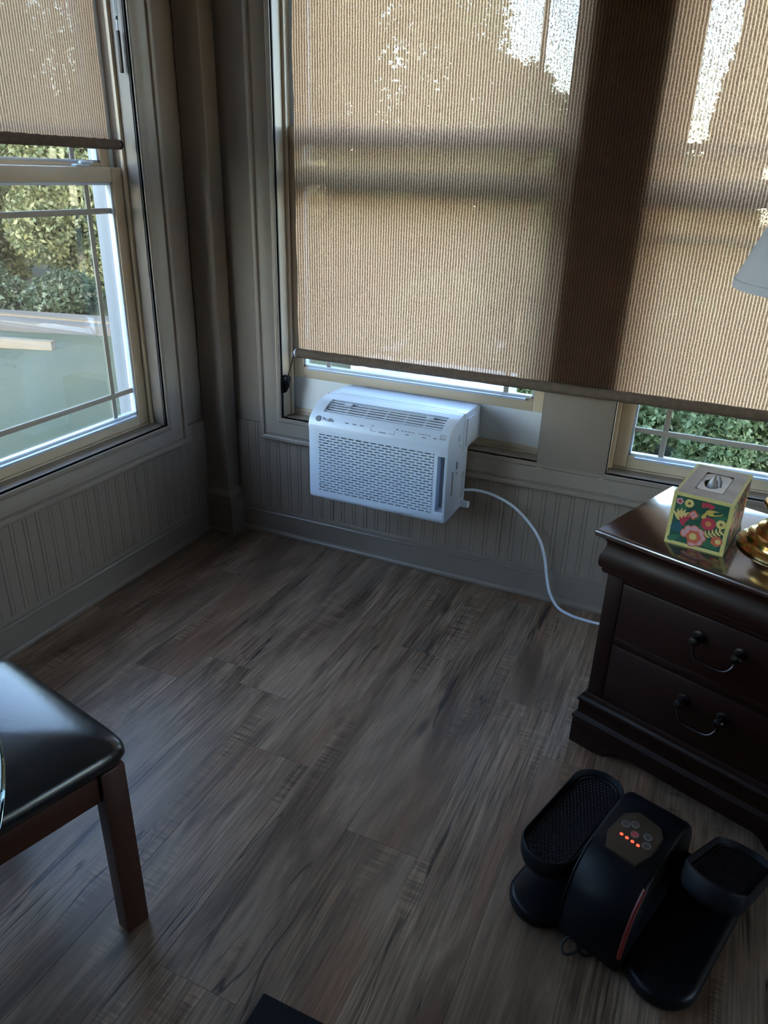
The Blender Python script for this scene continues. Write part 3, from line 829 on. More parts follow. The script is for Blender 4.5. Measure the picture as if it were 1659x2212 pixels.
# pull cord and its weight
pc = tag(empty('shade_pull_cord', (-0.03, -0.315, 1.7)), 'thin cord with long dark weight hanging by the left window jamb', 'pull cord')
MB().box(-0.036, -0.026, -0.3165, -0.3065, 1.713, 1.828, bev=0.002).build('weight', mat('dark_brown_plastic', (0.02, 0.012, 0.01), 0.5), pc)
MB().tube([(-0.031, -0.311, 1.828), (-0.031, -0.3105, 1.862)], 0.0028, 6).build('cord', M_WHITE, pc)
MB().tube([(-0.029, -0.309, 1.858), (-0.031, -0.307, 2.26)], 0.0016, 6).build('cord', M_WHITE, pc)
MB().tube([(-0.033, -0.313, 1.858), (-0.033, -0.312, 2.26)], 0.0016, 6).build('cord', M_WHITE, pc)
b = MB(); b.box(-0.034, -0.028, -0.314, -0.308, 1.856, 1.866, bev=0.001); b.build('cord_joint', M_BLACKP, pc)

# ------------------------------------------------------------------ nightstand (local: x along front, y towards wall)
NW, ND, NH = 0.640, 0.405, 0.665
ns = tag(empty('nightstand', (1.697, -0.712, 0), math.radians(-20)), 'dark mahogany two-drawer nightstand standing askew near the back wall', 'nightstand')
def L_(b, name, m, parent=None, **k): return b.build(name, m, parent or ns, world=False, **k)
def rl(b, o, prof):
    x0, x1, y0, y1 = o
    b.loft([[(x0 - a, y0 - a, z), (x1 + a, y0 - a, z), (x1 + a, y1, z), (x0 - a, y1, z)] for z, a in prof])
body = (0.020, NW - 0.020, 0.022, ND)
b = MB(); b.box(0.020, NW - 0.020, 0.034, ND, 0.165, 0.545)                 # carcass
b.box(0.020, 0.064, 0.022, 0.06, 0.165, 0.545, bev=0.002); b.box(NW - 0.064, NW - 0.020, 0.022, 0.06, 0.165, 0.545, bev=0.002)
b.box(0.06, NW - 0.06, 0.024, 0.06, 0.352, 0.374, bev=0.002); b.box(0.06, NW - 0.06, 0.024, 0.06, 0.165, 0.188); b.box(0.06, NW - 0.06, 0.024, 0.06, 0.534, 0.545)
L_(b, 'carcass', M_MAHOG)
b = MB(); rl(b, body, [(0.541, 0.0), (0.545, 0.010), (0.552, 0.013), (0.558, 0.013), (0.562, 0.019), (0.572, 0.0215), (0.590, 0.021), (0.604, 0.016), (0.618, 0.011), (0.630, 0.011), (0.638, 0.016), (0.644, 0.022), (0.646, 0.024)])
L_(b, 'cornice', M_MAHOG, smooth=40)
b = MB(); rl(b, body, [(0.646, 0.030), (0.649, 0.034), (0.656, 0.036), (0.661, 0.034), (NH, 0.029)]); L_(b, 'top', M_MAHTOP, smooth=40)
b = MB(); rl(b, body, [(0.048, 0.020), (0.082, 0.020), (0.086, 0.0225), (0.091, 0.0225), (0.096, 0.017), (0.101, 0.0125), (0.138, 0.0125), (0.143, 0.0165), (0.150, 0.0165), (0.155, 0.011), (0.161, 0.010), (0.165, 0.003), (0.168, 0.0)])
L_(b, 'base_moulding', M_MAHOG, smooth=40)
def bracket(n):
    pts = [(0, 0.05), (0, 0.0), (0.085, 0.0)]
    for k in range(9):
        t = k / 8; pts.append((0.085 + 0.055 * t, 0.035 * (0.5 - 0.5 * math.cos(PI * t)) + 0.002))
    q = [(n - x, z) for x, z in reversed(pts)]
    return pts + q
b = MB(); b.prism(bracket(NW), lambda p, q, t: (p, t, q), 0.002, 0.020); L_(b, 'bracket_foot', M_MAHOG, smooth=0)
for x in (0.0, NW - 0.018):
    b = MB(); b.prism(bracket(ND - 0.004), lambda p, q, t: (t, p + 0.003, q), x, x + 0.018); L_(b, 'bracket_foot', M_MAHOG, smooth=0)
for z0, z1 in ((0.376, 0.532), (0.190, 0.350)):
    b = MB(); b.box(0.067, NW - 0.067, 0.016, 0.05, z0, z1, bev=0.004)
    b.box(0.066, NW - 0.066, 0.0225, 0.05, z0 - 0.001, z1 + 0.001)
    dr = L_(b, 'drawer', M_MAHOG)
    zc = (z0 + z1) / 2 + 0.022; xc = NW / 2
    for dx in (-0.048, 0.048):
        b = MB(); b.lathe([(0, 0), (0.0155, 0), (0.0150, 0.002), (0.011, 0.0035), (0.006, 0.004), (0, 0.004)], fn=lambda p: Vector((xc + dx + p.x, 0.0165 - p.z, zc + p.y)), seg=24); L_(b, 'pull_rosette', M_PEWTER, dr)
        b = MB(); b.lathe([(0, 0), (0.004, 0), (0.004, 0.018), (0.010, 0.021), (0.0125, 0.026), (0.010, 0.032), (0, 0.035)], fn=lambda p: Vector((xc + dx + p.x, 0.0150 - p.z, zc + p.y)), seg=20); L_(b, 'pull_post', M_PEWTER, dr)
    b = MB(); b.tube(bezier([(xc - 0.048, -0.010, zc - 0.002), (xc - 0.047, -0.014, zc - 0.020), (xc - 0.036, -0.020, zc - 0.036), (xc - 0.016, -0.021, zc - 0.042), (xc + 0.016, -0.021, zc - 0.042), (xc + 0.036, -0.020, zc - 0.036), (xc + 0.047, -0.014, zc - 0.020), (xc + 0.048, -0.010, zc - 0.002)], 6), 0.0030, 8); L_(b, 'pull_bail', M_PEWTER, dr)

# ------------------------------------------------------------------ tissue box on the nightstand
TW, TD, TH = 0.132, 0.228, 0.130
tb = tag(empty('tissue_box', (1.903, -0.722, NH), math.radians(-9.5)), 'floral printed tissue box on top of the nightstand', 'tissue box')
M_CARD = mat('yellow_card', (0.62, 0.55, 0.20), 0.5, var=0.06)
M_CARDG = mat('dark_green_print', (0.018, 0.085, 0.055), 0.45, var=0.35, scale=16)
M_CARDTOP = mat('dusky_rose_print', (0.30, 0.25, 0.20), 0.4, var=0.5, scale=22)
M_PINK = mat('pink_print', (0.66, 0.36, 0.38), 0.5); M_REDP = mat('crimson_print', (0.50, 0.045, 0.075), 0.5); M_CORAL = mat('coral_print', (0.62, 0.13, 0.07), 0.5)
M_YELP = mat('yellow_print', (0.72, 0.55, 0.20), 0.5); M_OCHP = mat('ochre_print', (0.62, 0.42, 0.09), 0.5); M_BLU = mat('teal_print', (0.02, 0.10, 0.13), 0.5); M_BRNP = mat('brown_print', (0.16, 0.10, 0.03), 0.5)
M_LGRN = mat('leaf_green_print', (0.035, 0.14, 0.07), 0.5)
M_TISS = mat('tissue_paper', (0.74, 0.75, 0.80), 0.9, var=0.03)
hw = TW / 2
b = MB(); t = 0.0008
b.box(-hw, hw, 0, t, 0, TH); b.box(-hw, hw, TD - t, TD, 0, TH); b.box(-hw, -hw + t, t, TD - t, 0, TH); b.box(hw - t, hw, t, TD - t, 0, TH); b.box(-hw + t, hw - t, t, TD - t, 0, t)
o0, o1, p0, p1 = -0.031, 0.031, 0.050, 0.178
b.box(-hw + t, o0, t, TD - t, TH - t, TH); b.box(o1, hw - t, t, TD - t, TH - t, TH); b.box(o0, o1, t, p0, TH - t, TH); b.box(o0, o1, p1, TD - t, TH - t, TH)
b.build('carton', M_CARD, tb, world=False, smooth=0)
# top print frame
b = MB(); zt = TH + 0.0003
for q in ((-hw + 0.007, o0 - 0.0005, 0.007, TD - 0.007), (o1 + 0.0005, hw - 0.007, 0.007, TD - 0.007), (o0 - 0.0005, o1 + 0.0005, 0.007, p0 - 0.0005), (o0 - 0.0005, o1 + 0.0005, p1 + 0.0005, TD - 0.007)):
    b.box(q[0], q[1], q[2], q[3], TH - 0.0001, zt)
b.build('top_print', M_CARDTOP, tb, world=False, smooth=0)
for nm, fn, wdt in (('front_print', lambda u, v, n: Vector((u - hw, -n, v)), TW), ('side_print', lambda u, v, n: Vector((hw + n, u, v)), TD), ('side_print', lambda u, v, n: Vector((-hw - n, TD - u, v)), TD)):
    b = MB()
    def poly(pts, m_, n):
        b.loft([[fn(u, v, -0.0002) for u, v in pts], [fn(u, v, n) for u, v in pts]], mi=m_)
    def disc(u, v, r, m_, n, lob=0, amp=0.0, sq=1.0, rot=0.0, seg=28):
        poly([(u + r * (1 + amp * math.cos(lob * a)) * math.cos(a + rot), v + r * sq * (1 + amp * math.cos(lob * a)) * math.sin(a + rot)) for a in [2 * PI * k / seg for k in range(seg)]], m_, n)
    def leaf(u, v, l, w_, ang, m_, n):
        pts = []
        for k in range(17):
            a = 2 * PI * k / 17
            x, y = l * math.cos(a), w_ * math.sin(a) * (1 - 0.5 * math.cos(a))
            pts.append((u + x * math.cos(ang) - y * math.sin(ang), v + x * math.sin(ang) + y * math.cos(ang)))
        poly(pts, m_, n)
    e_ = 0.0085
    poly([(e_, e_), (wdt - e_, e_), (wdt - e_, TH - e_ * 0.8), (e_, TH - e_ * 0.8)], 0, 0.0002)
    def motif(du):
        leaf(du + 0.030, 0.100, 0.016, 0.006, 0.7, 9, 0.0003); leaf(du + 0.060, 0.083, 0.013, 0.009, 0.2, 9, 0.0003); leaf(du + 0.096, 0.022, 0.022, 0.010, -0.3, 9, 0.0003); leaf(du + 0.110, 0.088, 0.018, 0.008, 0.6, 9, 0.0003)
        leaf(du + 0.022, 0.046, 0.014, 0.012, 1.2, 7, 0.0003); leaf(du + 0.020, 0.018, 0.016, 0.007, 0.5, 9, 0.0003); leaf(du + 0.075, 0.055, 0.012, 0.009, 1.3, 9, 0.0003)
        disc(du + 0.017, 0.110, 0.0078, 1, 0.0004, 5, 0.12); disc(du + 0.017, 0.110, 0.004, 2, 0.0005, 5, 0.15)
        disc(du + 0.038, 0.1095, 0.0100, 5, 0.0004, 9, 0.05); disc(du + 0.038, 0.1095, 0.0032, 8, 0.0005)
        disc(du + 0.078, 0.1150, 0.0062, 2, 0.0004, 3, 0.2); disc(du + 0.070, 0.1135, 0.006, 2, 0.00045, 3, 0.2); disc(du + 0.086, 0.113, 0.006, 2, 0.00042, 3, 0.2)
        disc(du + 0.052, 0.084, 0.0105, 3, 0.0004, 4, 0.14); disc(du + 0.052, 0.084, 0.0068, 1, 0.0005, 4, 0.2); disc(du + 0.052, 0.084, 0.0020, 2, 0.0006)
        for k in range(6): leaf(du + 0.030 - 0.010 + k * 0.0040 - 0.004, 0.071 + 0.010 * math.sin(PI * (k + 0.6) / 6.2), 0.0135, 0.0042, 2.3 - 0.38 * k, 5, 0.00040 + k * 0.00002)
        for k in range(4): leaf(du + 0.031 + k * 0.0036 - 0.002, 0.062 + 0.003 * k, 0.0125, 0.0040, 2.1 - 0.42 * k, 2, 0.00055 + k * 0.00002)
        leaf(du + 0.095, 0.099, 0.019, 0.0070, 0.10, 6, 0.0004); leaf(du + 0.104, 0.101, 0.012, 0.0030, 0.30, 0, 0.0005)
        leaf(du + 0.075, 0.088, 0.0085, 0.0045, 1.35, 6, 0.0004)
        disc(du + 0.087, 0.071, 0.0160, 2, 0.00045, 7, 0.06); disc(du + 0.087, 0.071, 0.0062, 6, 0.00055, 10, 0.08); disc(du + 0.087, 0.071, 0.0042, 3, 0.00065); disc(du + 0.087, 0.071, 0.0020, 6, 0.0007)
        disc(du + 0.114, 0.0765, 0.0108, 5, 0.0004, 9, 0.04); disc(du + 0.114, 0.0765, 0.0032, 8, 0.0005)
        for k in range(7):
            a = PI * 0.95 - k * 0.62 * PI / 2.6
            disc(du + 0.060 + 0.0185 * math.cos(a), 0.032 + 0.0170 * math.sin(a), 0.0108, 3, 0.0004 + 0.00002 * k, 3, 0.05); disc(du + 0.060 + 0.0190 * math.cos(a), 0.0325 + 0.0175 * math.sin(a), 0.0082, 1, 0.00055 + 0.00002 * k, 3, 0.05)
        disc(du + 0.062, 0.030, 0.0165, 3, 0.00075, 6, 0.08); disc(du + 0.0605, 0.031, 0.0085, 5, 0.00085, 12, 0.16)
        poly([(du + 0.083, 0.040), (du + 0.1215, 0.060), (du + 0.1205, 0.0615), (du + 0.082, 0.0415)], 5, 0.0004)
        for k in range(5):
            u_ = du + 0.087 + k * 0.0072; v_ = 0.0425 + k * 0.0038
            leaf(u_ - 0.0018, v_ + 0.0055, 0.0052, 0.0020, 1.75, 5, 0.00045); leaf(u_ + 0.0052, v_ - 0.0028, 0.0052, 0.0020, -0.35, 5, 0.00045)
        disc(du + 0.1125, 0.0335, 0.0125, 3, 0.0005, 5, 0.08); disc(du + 0.1155, 0.033, 0.0062, 5, 0.0006, 9, 0.12)
    motif(0.0)
    if wdt > 0.2: motif(0.096)
    b.build(nm, [M_CARDG, M_PINK, M_REDP, M_CORAL, M_CARD, M_YELP, M_OCHP, M_BLU, M_BRNP, M_LGRN], tb, world=False, smooth=0)['kind'] = 'stuff'
# dark edge round the opening, film with a torn hole, tissue
b = MB()
for q in ((o0 - 0.001, o0 + 0.0006, p0, p1), (o1 - 0.0006, o1 + 0.001, p0, p1), (o0, o1, p0 - 0.001, p0 + 0.0006), (o0, o1, p1 - 0.0006, p1 + 0.001)):
    b.box(q[0], q[1], q[2], q[3], TH - 0.0002, TH + 0.0005)
b.build('opening_edge', M_BLACKP, tb, world=False, smooth=0)
b = MB(); n = 24; rr = random.Random(4); outer = []; inner = []
for k in range(n):
    a = 2 * PI * k / n; c_, s_ = math.cos(a), math.sin(a)
    q = min(0.031 / max(abs(c_), 1e-6), 0.064 / max(abs(s_), 1e-6))
    outer.append((q * c_, 0.114 + q * s_, TH - 0.0012))
    r2 = 1 + rr.uniform(-0.18, 0.18)
    inner.append((-0.003 + 0.019 * r2 * c_, 0.118 + 0.036 * r2 * s_, TH - 0.004 + rr.uniform(-0.002, 0.002)))
b.loft([outer, inner], cap=False); b.build('film', M_FILM, tb, world=False, smooth=60)
def tissue(pts_a, pts_b, nm):
    A = bezier(pts_a, 6); B = bezier(pts_b, 6); vs = []; fs = []; m_ = 8
    for k in range(len(A)):
        for j in range(m_ + 1):
            f_ = j / m_; p = A[k].lerp(B[k], f_); p.y += 0.004 * math.sin(f_ * PI * 2 + k * 0.25); p.z += 0.004 * math.sin(f_ * PI); vs.append(p)
    for k in range(len(A) - 1):
        for j in range(m_):
            a = k * (m_ + 1) + j; fs.append((a, a + 1, a + m_ + 2, a + m_ + 1))
    MB().add(vs, fs).build(nm, M_TISS, tb, world=False, smooth=70)
tissue([(-.022, .088, TH - .035), (-.018, .105, TH - .012), (-.012, .125, TH + .004), (-.006, .142, TH + .010)], [(.010, .085, TH - .035), (.010, .100, TH - .018), (.004, .120, TH - .004), (-.003, .142, TH + .009)], 'tissue')
tissue([(.000, .100, TH - .035), (.004, .115, TH - .014), (.002, .132, TH + .002), (-.002, .146, TH + .008)], [(.022, .100, TH - .040), (.020, .118, TH - .020), (.014, .136, TH - .006), (.006, .150, TH + .002)], 'tissue')

# ------------------------------------------------------------------ table lamp
lp = tag(empty('table_lamp', (2.112, -0.625, NH)), 'turned brass table lamp with pale shade beside the tissue box', 'table lamp')
b = MB(); b.lathe([(0, 0.0), (0.112, 0.0), (0.116, 0.003), (0.117, 0.008), (0.113, 0.012), (0.098, 0.018), (0.096, 0.022), (0.096, 0.030), (0.092, 0.034), (0.081, 0.038), (0.079, 0.042), (0.078, 0.050), (0.073, 0.055), (0.064, 0.058), (0.061, 0.062), (0.059, 0.070), (0.052, 0.076), (0.046, 0.080), (0.044, 0.088), (0.0, 0.090)], seg=56)
b.build('foot', M_BRASS, lp, world=False, smooth=35)
b = MB(); b.lathe([(0, 0.088), (0.040, 0.088), (0.042, 0.094), (0.060, 0.098), (0.076, 0.104), (0.079, 0.110), (0.076, 0.116), (0.060, 0.121), (0.040, 0.126), (0.030, 0.140), (0.028, 0.165), (0.036, 0.185), (0.060, 0.198), (0.085, 0.206), (0.090, 0.214), (0.087, 0.222), (0.066, 0.232), (0.054, 0.245), (0.058, 0.275), (0.068, 0.320), (0.066, 0.370), (0.050, 0.410), (0.032, 0.430), (0.030, 0.445), (0.040, 0.452), (0.030, 0.460), (0.014, 0.470), (0.012, 0.56), (0, 0.56)], seg=56)
b.build('stem', M_BRASS, lp, world=False, smooth=35)
b = MB(); b.lathe([(0, 0.555), (0.017, 0.555), (0.017, 0.62), (0.013, 0.625), (0, 0.626)], seg=24); b.build('socket', M_BRASS, lp, world=False)
b = MB(); b.lathe([(0, 0.62), (0.012, 0.625), (0.02, 0.66), (0.03, 0.69), (0.025, 0.72), (0, 0.73)], seg=24); b.build('bulb', M_WHITE, lp, world=False)
SZ = 0.585
seg = 72
b = MB()
prof = [(0.247, SZ), (0.247, SZ + 0.016), (0.2445, SZ + 0.017), (0.205, SZ + 0.118), (0.170, SZ + 0.21), (0.145, SZ + 0.285), (0.143, SZ + 0.285), (0.168, SZ + 0.21), (0.203, SZ + 0.118), (0.2425, SZ + 0.017), (0.2445, SZ)]
loops = []
for r, z in prof:
    loops.append([(r * math.cos(2 * PI * k / seg), r * math.sin(2 * PI * k / seg), z) for k in range(seg)])
b.loft(loops, closed=True); b.build('lamp_shade', M_SHADEW, lp, world=False, smooth=40)
b = MB()
for k in range(3):
    a = 2 * PI * k / 3
    b.tube([(0.012 * math.cos(a), 0.012 * math.sin(a), 0.80), (0.155 * math.cos(a), 0.155 * math.sin(a), SZ + 0.25)], 0.0018, 6)
b.tube([(0, 0, 0.725), (0, 0, 0.80)], 0.003, 8); b.lathe([(0, 0.795), (0.014, 0.795), (0.014, 0.803), (0, 0.803)], seg=16)
b.build('shade_spider', M_BRASS, lp, world=False)

# ------------------------------------------------------------------ chair (local +x = front, +y = visible rear side)
ch = tag(empty('dining_chair', (0.7345, -1.796, 0), math.radians(-15.7)), 'black leather seated cherry wood chair tucked at the glass table', 'chair')
def seat_loop(z, e, n=56, drop=0.0):
    out = []
    for k in range(n):
        a = 2 * PI * k / n
        c_, s_ = math.cos(a), math.sin(a); pw = 0.16
        x = math.copysign(abs(c_) ** pw, c_); y = math.copysign(abs(s_) ** pw, s_)
        hy = 0.212 + 0.014 * x
        out.append(((0.226 - e) * x, (hy - e) * y, z))
    return out
b = MB()
b.loft([seat_loop(0.424, 0.014), seat_loop(0.430, 0.006), seat_loop(0.444, 0.000), seat_loop(0.456, 0.001), seat_loop(0.466, 0.006), seat_loop(0.474, 0.015), seat_loop(0.481, 0.030), seat_loop(0.489, 0.060), seat_loop(0.496, 0.105), seat_loop(0.500, 0.155), seat_loop(0.501, 0.200)])
b.build('seat_cushion', M_LEATH, ch, world=False, smooth=80)
def leg4(x0, x1, y0, y1, sx, sy, z1, fx=0.0, fy=0.0):
    b = MB()
    b.loft([[(x0 + sx + fx, y0 + sy + fy, 0), (x1 + sx, y0 + sy + fy, 0), (x1 + sx, y1 + sy, 0), (x0 + sx + fx, y1 + sy, 0)], [(x0, y0, z1), (x1, y0, z1), (x1, y1, z1), (x0, y1, z1)]])
    return b
leg4(0.180, 0.218, 0.158, 0.208, 0.006, -0.002, 0.426).build('leg', M_CHAIRW, ch, world=False, bevel=0.003)
leg4(0.180, 0.218, -0.208, -0.158, 0.006, 0.002, 0.426).build('leg', M_CHAIRW, ch, world=False, bevel=0.003)
for s in (-1, 1):
    y0, y1 = (0.120, 0.158) if s > 0 else (-0.158, -0.120)
    b = MB(); P_ = [(-0.31, 0.0), (-0.232, 0.38), (-0.232, 0.48), (-0.305, 1.00), (-0.335, 1.00), (-0.270, 0.48), (-0.268, 0.38), (-0.345, 0.0)]
    b.prism(P_, lambda p, q, t: (p, t, q), y0, y1); b.build('back_leg', M_CHAIRW, ch, world=False, bevel=0.002)
b = MB().box(0.190, 0.2075, -0.160, 0.160, 0.357, 0.424, bev=0.002); b.build('apron', M_CHAIRW, ch, world=False)
for y in (-0.198, 0.181):
    b = MB().box(-0.215, 0.184, y, y + 0.017, 0.357, 0.424, bev=0.002); b.build('apron', M_CHAIRW, ch, world=False)
b = MB().box(-0.236, -0.214, -0.180, 0.180, 0.357, 0.424, bev=0.002); b.build('apron', M_CHAIRW, ch, world=False)
b = MB(); b.box(-0.012, 0.012, -0.120, 0.120, -0.20, 0.20, bev=0.008, mat=Matrix.Translation((-0.294, 0, 0.77)) @ Matrix.Rotation(-0.135, 4, 'Y')); b.build('back_panel', M_LEATH, ch, world=False)

# ------------------------------------------------------------------ round glass table at the left edge
gt = tag(empty('glass_table', (0.766, -2.44, 0)), 'round glass table top reaching over the black chair seat', 'table')
b = MB(); b.lathe([(0, 0.738), (0.594, 0.738), (0.598, 0.740), (0.600, 0.744), (0.598, 0.748), (0.594, 0.750), (0, 0.750)], seg=160); b.build('glass_top', M_TGLASS, gt, world=False, smooth=35)
b = MB(); b.lathe([(0, 0), (0.19, 0), (0.19, 0.02), (0.10, 0.05), (0.06, 0.10), (0.055, 0.60), (0.10, 0.69), (0.16, 0.72), (0.16, 0.738), (0, 0.738)], seg=40); b.build('pedestal', M_CHAIRW, gt, world=False, smooth=35)

# ------------------------------------------------------------------ floor mat at the bottom edge
tag(MB().box(1.314, 2.30, -3.0, -1.693, 0.0005, 0.013, bev=0.003).build('floor_mat', M_RUBBER), 'flat black rubber mat on the floor nearest the viewer', 'mat')

# ------------------------------------------------------------------ motorised leg exerciser (local x right, y away from the viewer)
ex = tag(empty('leg_exerciser', (1.75, -1.30, 0), math.radians(-18)), 'black motorised leg exerciser with red lights in front of the nightstand', 'exercise machine')
def E_(b, name, m, parent=None, **k): return b.build(name, m, parent or ex, world=False, **k)
def stadium(x0, x1, y0, y1, e=0.0, n=12, pw=1.0):
    r = (x1 - x0) / 2 - e; cx = (x0 + x1) / 2
    out = []
    for k in range(n + 1):
        a = PI * k / n; out.append((cx + r * math.cos(a), y1 - e - r + r * math.sin(a)))
    for k in range(n + 1):
        a = PI + PI * k / n; out.append((cx + r * math.cos(a), y0 + e + r + r * math.sin(a)))
    return out
for x0, x1, y0, y1 in ((-0.082, 0.052, -0.030, 0.33), (0.178, 0.322, -0.010, 0.36)):
    b = MB(); b.loft([[(x, y, z) for x, y in stadium(x0, x1, y0, y1, e)] for z, e in ((0.0, 0.006), (0.004, 0.002), (0.010, 0.0), (0.024, 0.0), (0.030, 0.002), (0.034, 0.007), (0.036, 0.013))])
    E_(b, 'base_foot', M_BLACKP, smooth=50)
# central housing: arch section
hp = [(p.x, p.y) for p in bezier([(0.000, 0.010, 0), (-0.004, 0.060, 0), (0.004, 0.110, 0), (0.024, 0.155, 0), (0.056, 0.187, 0), (0.092, 0.206, 0), (0.150, 0.216, 0), (0.214, 0.219, 0), (0.262, 0.208, 0), (0.302, 0.172, 0), (0.322, 0.120, 0), (0.326, 0.060, 0), (0.322, 0.010, 0)], 5)]
def hsec(x, e):
    cx, cz = 0.16, 0.10
    return [(x, cx + (p - cx) * (1 - e), max(0.006, cz + (q - cz) * (1 - e))) for p, q in hp]
b = MB(); b.loft([hsec(0.046, 0.05), hsec(0.049, 0.02), hsec(0.055, 0.0), hsec(0.178, 0.0), hsec(0.184, 0.02), hsec(0.187, 0.05)])
E_(b, 'housing', M_BLACKP, smooth=45)
b = MB(); b.tube([(0.050, p, q) for p, q in hp[2:26]], 0.0022, 6); E_(b, 'edge_trim', M_BLACKP)
b = MB(); b.box(0.040, 0.190, 0.03, 0.30, 0.002, 0.03, bev=0.004); E_(b, 'base_bridge', M_BLACKP)
# recessed control panel: hexagon lying on the slope
def pl(u, v, n): # u right, v up the panel, n outwards
    c0 = Vector((0.1165, 0.142, 0.2150)); d = Vector((0, 1, 0.085)).normalized(); nn = Vector((0, -d.z, d.y))
    return c0 + Vector((1, 0, 0)) * u + d * v + nn * n
hexa = [(-0.046, -0.020), (-0.030, -0.058), (0.032, -0.058), (0.047, -0.020), (0.047, 0.034), (0.034, 0.054), (-0.016, 0.062), (-0.040, 0.040)]
b = MB(); b.loft([[pl(u * 1.07, v * 1.07, -0.004) for u, v in hexa], [pl(u * 1.05, v * 1.05, 0.003) for u, v in hexa], [pl(u, v, 0.0045) for u, v in hexa]]); cp = E_(b, 'control_panel', M_PANELD, smooth=0)
NO = 0.0046
def dsk(u, v, r, h, nm, m_):
    b = MB(); b.loft([[pl(u + r * math.cos(2 * PI * k / 24), v + r * math.sin(2 * PI * k / 24), NO) for k in range(24)], [pl(u + r * math.cos(2 * PI * k / 24), v + r * math.sin(2 * PI * k / 24), NO + h) for k in range(24)]]); return E_(b, nm, m_, cp)
for (u, v) in ((-0.026, 0.017), (-0.010, 0.028), (0.023, 0.016), (0.030, -0.005)):
    o = dsk(u, v, 0.0085, 0.0004, 'button_ring', M_RING); dsk(u, v, 0.0072, 0.0008, 'button', M_BUTTON)
dsk(0.0, 0.005, 0.0085, 0.0004, 'button_ring', M_RING); dsk(0.0, 0.005, 0.0075, 0.0009, 'button', M_REDBTN)
for k in range(4):
    u, v = -0.021 + k * 0.0125, -0.012 - k * 0.0012
    b = MB(); b.loft([[pl(u + 0.0036 * math.cos(2 * PI * j / 16), v + 0.0030 * math.sin(2 * PI * j / 16), NO + h) for j in range(16)] for h in (0, 0.0012)]); E_(b, 'led', M_LED, cp)
# red strip along the right front edge
b = MB(); b.tube([(0.1835, p - 0.003, q + 0.002) for p, q in hp[5:22]], 0.0045, 8); E_(b, 'light_strip', M_STRIP)
# pedals with studded treads and their arms
def pedal(cx, cy, z, rz, pitch):
    W_, L2 = 0.064, 0.176
    T = Matrix.Translation((cx, cy, z)) @ Matrix.Rotation(rz, 4, 'Z') @ Matrix.Rotation(pitch, 4, 'X')
    tr = lambda lp_, z_: [T @ Vector((x, y, z_)) for x, y in lp_]
    st = lambda e: stadium(-W_, W_, -L2, L2, e, 14)
    b = MB()
    b.loft([tr(st(0.018), -0.050), tr(st(0.006), -0.044), tr(st(0.001), -0.030), tr(st(0.0), -0.004), tr(st(0.002), 0.002), tr(st(0.0045), 0.003), tr(st(0.0065), 0.001), tr(st(0.009), -0.010), tr(st(0.012), -0.011)])
    pd = E_(b, 'pedal', M_BLACKM, smooth=50)
    b = MB()
    e = 0.0155
    b.tube([T @ Vector((x, y, -0.0100)) for x, y in st(e)] + [T @ Vector((*st(e)[0], -0.0100))], 0.0014, 6); E_(b, 'tread_rim', M_BLACKP, pd)
    b = MB(); j = 0; y = -L2 + 0.026
    while y < L2 - 0.022:
        x = -W_ + 0.024 + (0.0045 if j % 2 else 0)
        while x < W_ - 0.022:
            rr_ = W_ - 0.022
            yy = max(0, abs(y) - (L2 - W_))
            if x * x + yy * yy < rr_ * rr_:
                q = 0.0024
                b.add([T @ Vector(v) for v in ((x - q, y - q, -0.011), (x + q, y - q, -0.011), (x + q, y + q, -0.011), (x - q, y + q, -0.011), (x, y, -0.0078))], [(0, 1, 4), (1, 2, 4), (2, 3, 4), (3, 0, 4)])
            x += 0.009
        y += 0.0082; j += 1
    s = E_(b, 'tread_studs', M_BLACKP, pd, smooth=0); s['kind'] = 'stuff'
    return pd
pedal(-0.030, 0.184, 0.140, math.radians(2), math.radians(-3))
pedal(0.283, 0.268, 0.165, math.radians(-1), math.radians(-28))
b = MB(); b.box(-0.03, 0.05, 0.15, 0.19, 0.06, 0.098, bev=0.006); b.box(-0.06, -0.02, 0.14, 0.20, 0.034, 0.096, bev=0.008); E_(b, 'pedal_arm', M_BLACKP)
b = MB(); b.box(0.18, 0.26, 0.26, 0.30, 0.066, 0.104, bev=0.006); b.box(0.24, 0.28, 0.24, 0.30, 0.034, 0.106, bev=0.008); E_(b, 'pedal_arm', M_BLACKP)
# short cord loop at the front
b = MB(); b.tube(bezier([(0.110, 0.006, 0.020), (0.102, -0.020, 0.010), (0.086, -0.034, 0.006), (0.076, -0.026, 0.018), (0.082, -0.012, 0.030), (0.098, -0.008, 0.024), (0.110, -0.012, 0.010), (0.124, -0.004, 0.006), (0.132, 0.010, 0.012)], 8), 0.003, 8); E_(b, 'cord_loop', M_CORDB)

# ------------------------------------------------------------------ outdoors
GZ = -0.9
b = MB()
gx, gy = 40, 40
for_ = []
vs = []; fs = []
r0 = random.Random(2)
for j in range(gy + 1):
    for i in range(gx + 1):
        x = -45 + 80 * i / gx; y = -40 + 90 * j / gy
        inside = (-1.5 < x < 6 and -8 < y < 2)
        vs.append((x, y, GZ - 0.06 + (0 if inside else r0.uniform(-0.05, 0.05))))
for j in range(gy):
    for i in range(gx):
        a = j * (gx + 1) + i
        fs.append((a, a + 1, a + gx + 2, a + gx + 1))
struct(MB().add(vs, fs).build('ground_lawn', M_LAWN, smooth=80), 'green lawn sloping away outside the windows')
def strip(name, p, q, w, z0, z1, m_, cut=0.0):
    p = Vector(p); q = Vector(q); d = (q - p).normalized(); n = Vector((-d.y, d.x, 0)) * w / 2
    b = MB(); b.loft([[v + Vector((0, 0, z)) for v in (p - n, q - n, q + n, p + n)] for z in (z0, z1)])
    return b.build(name, m_, smooth=0)
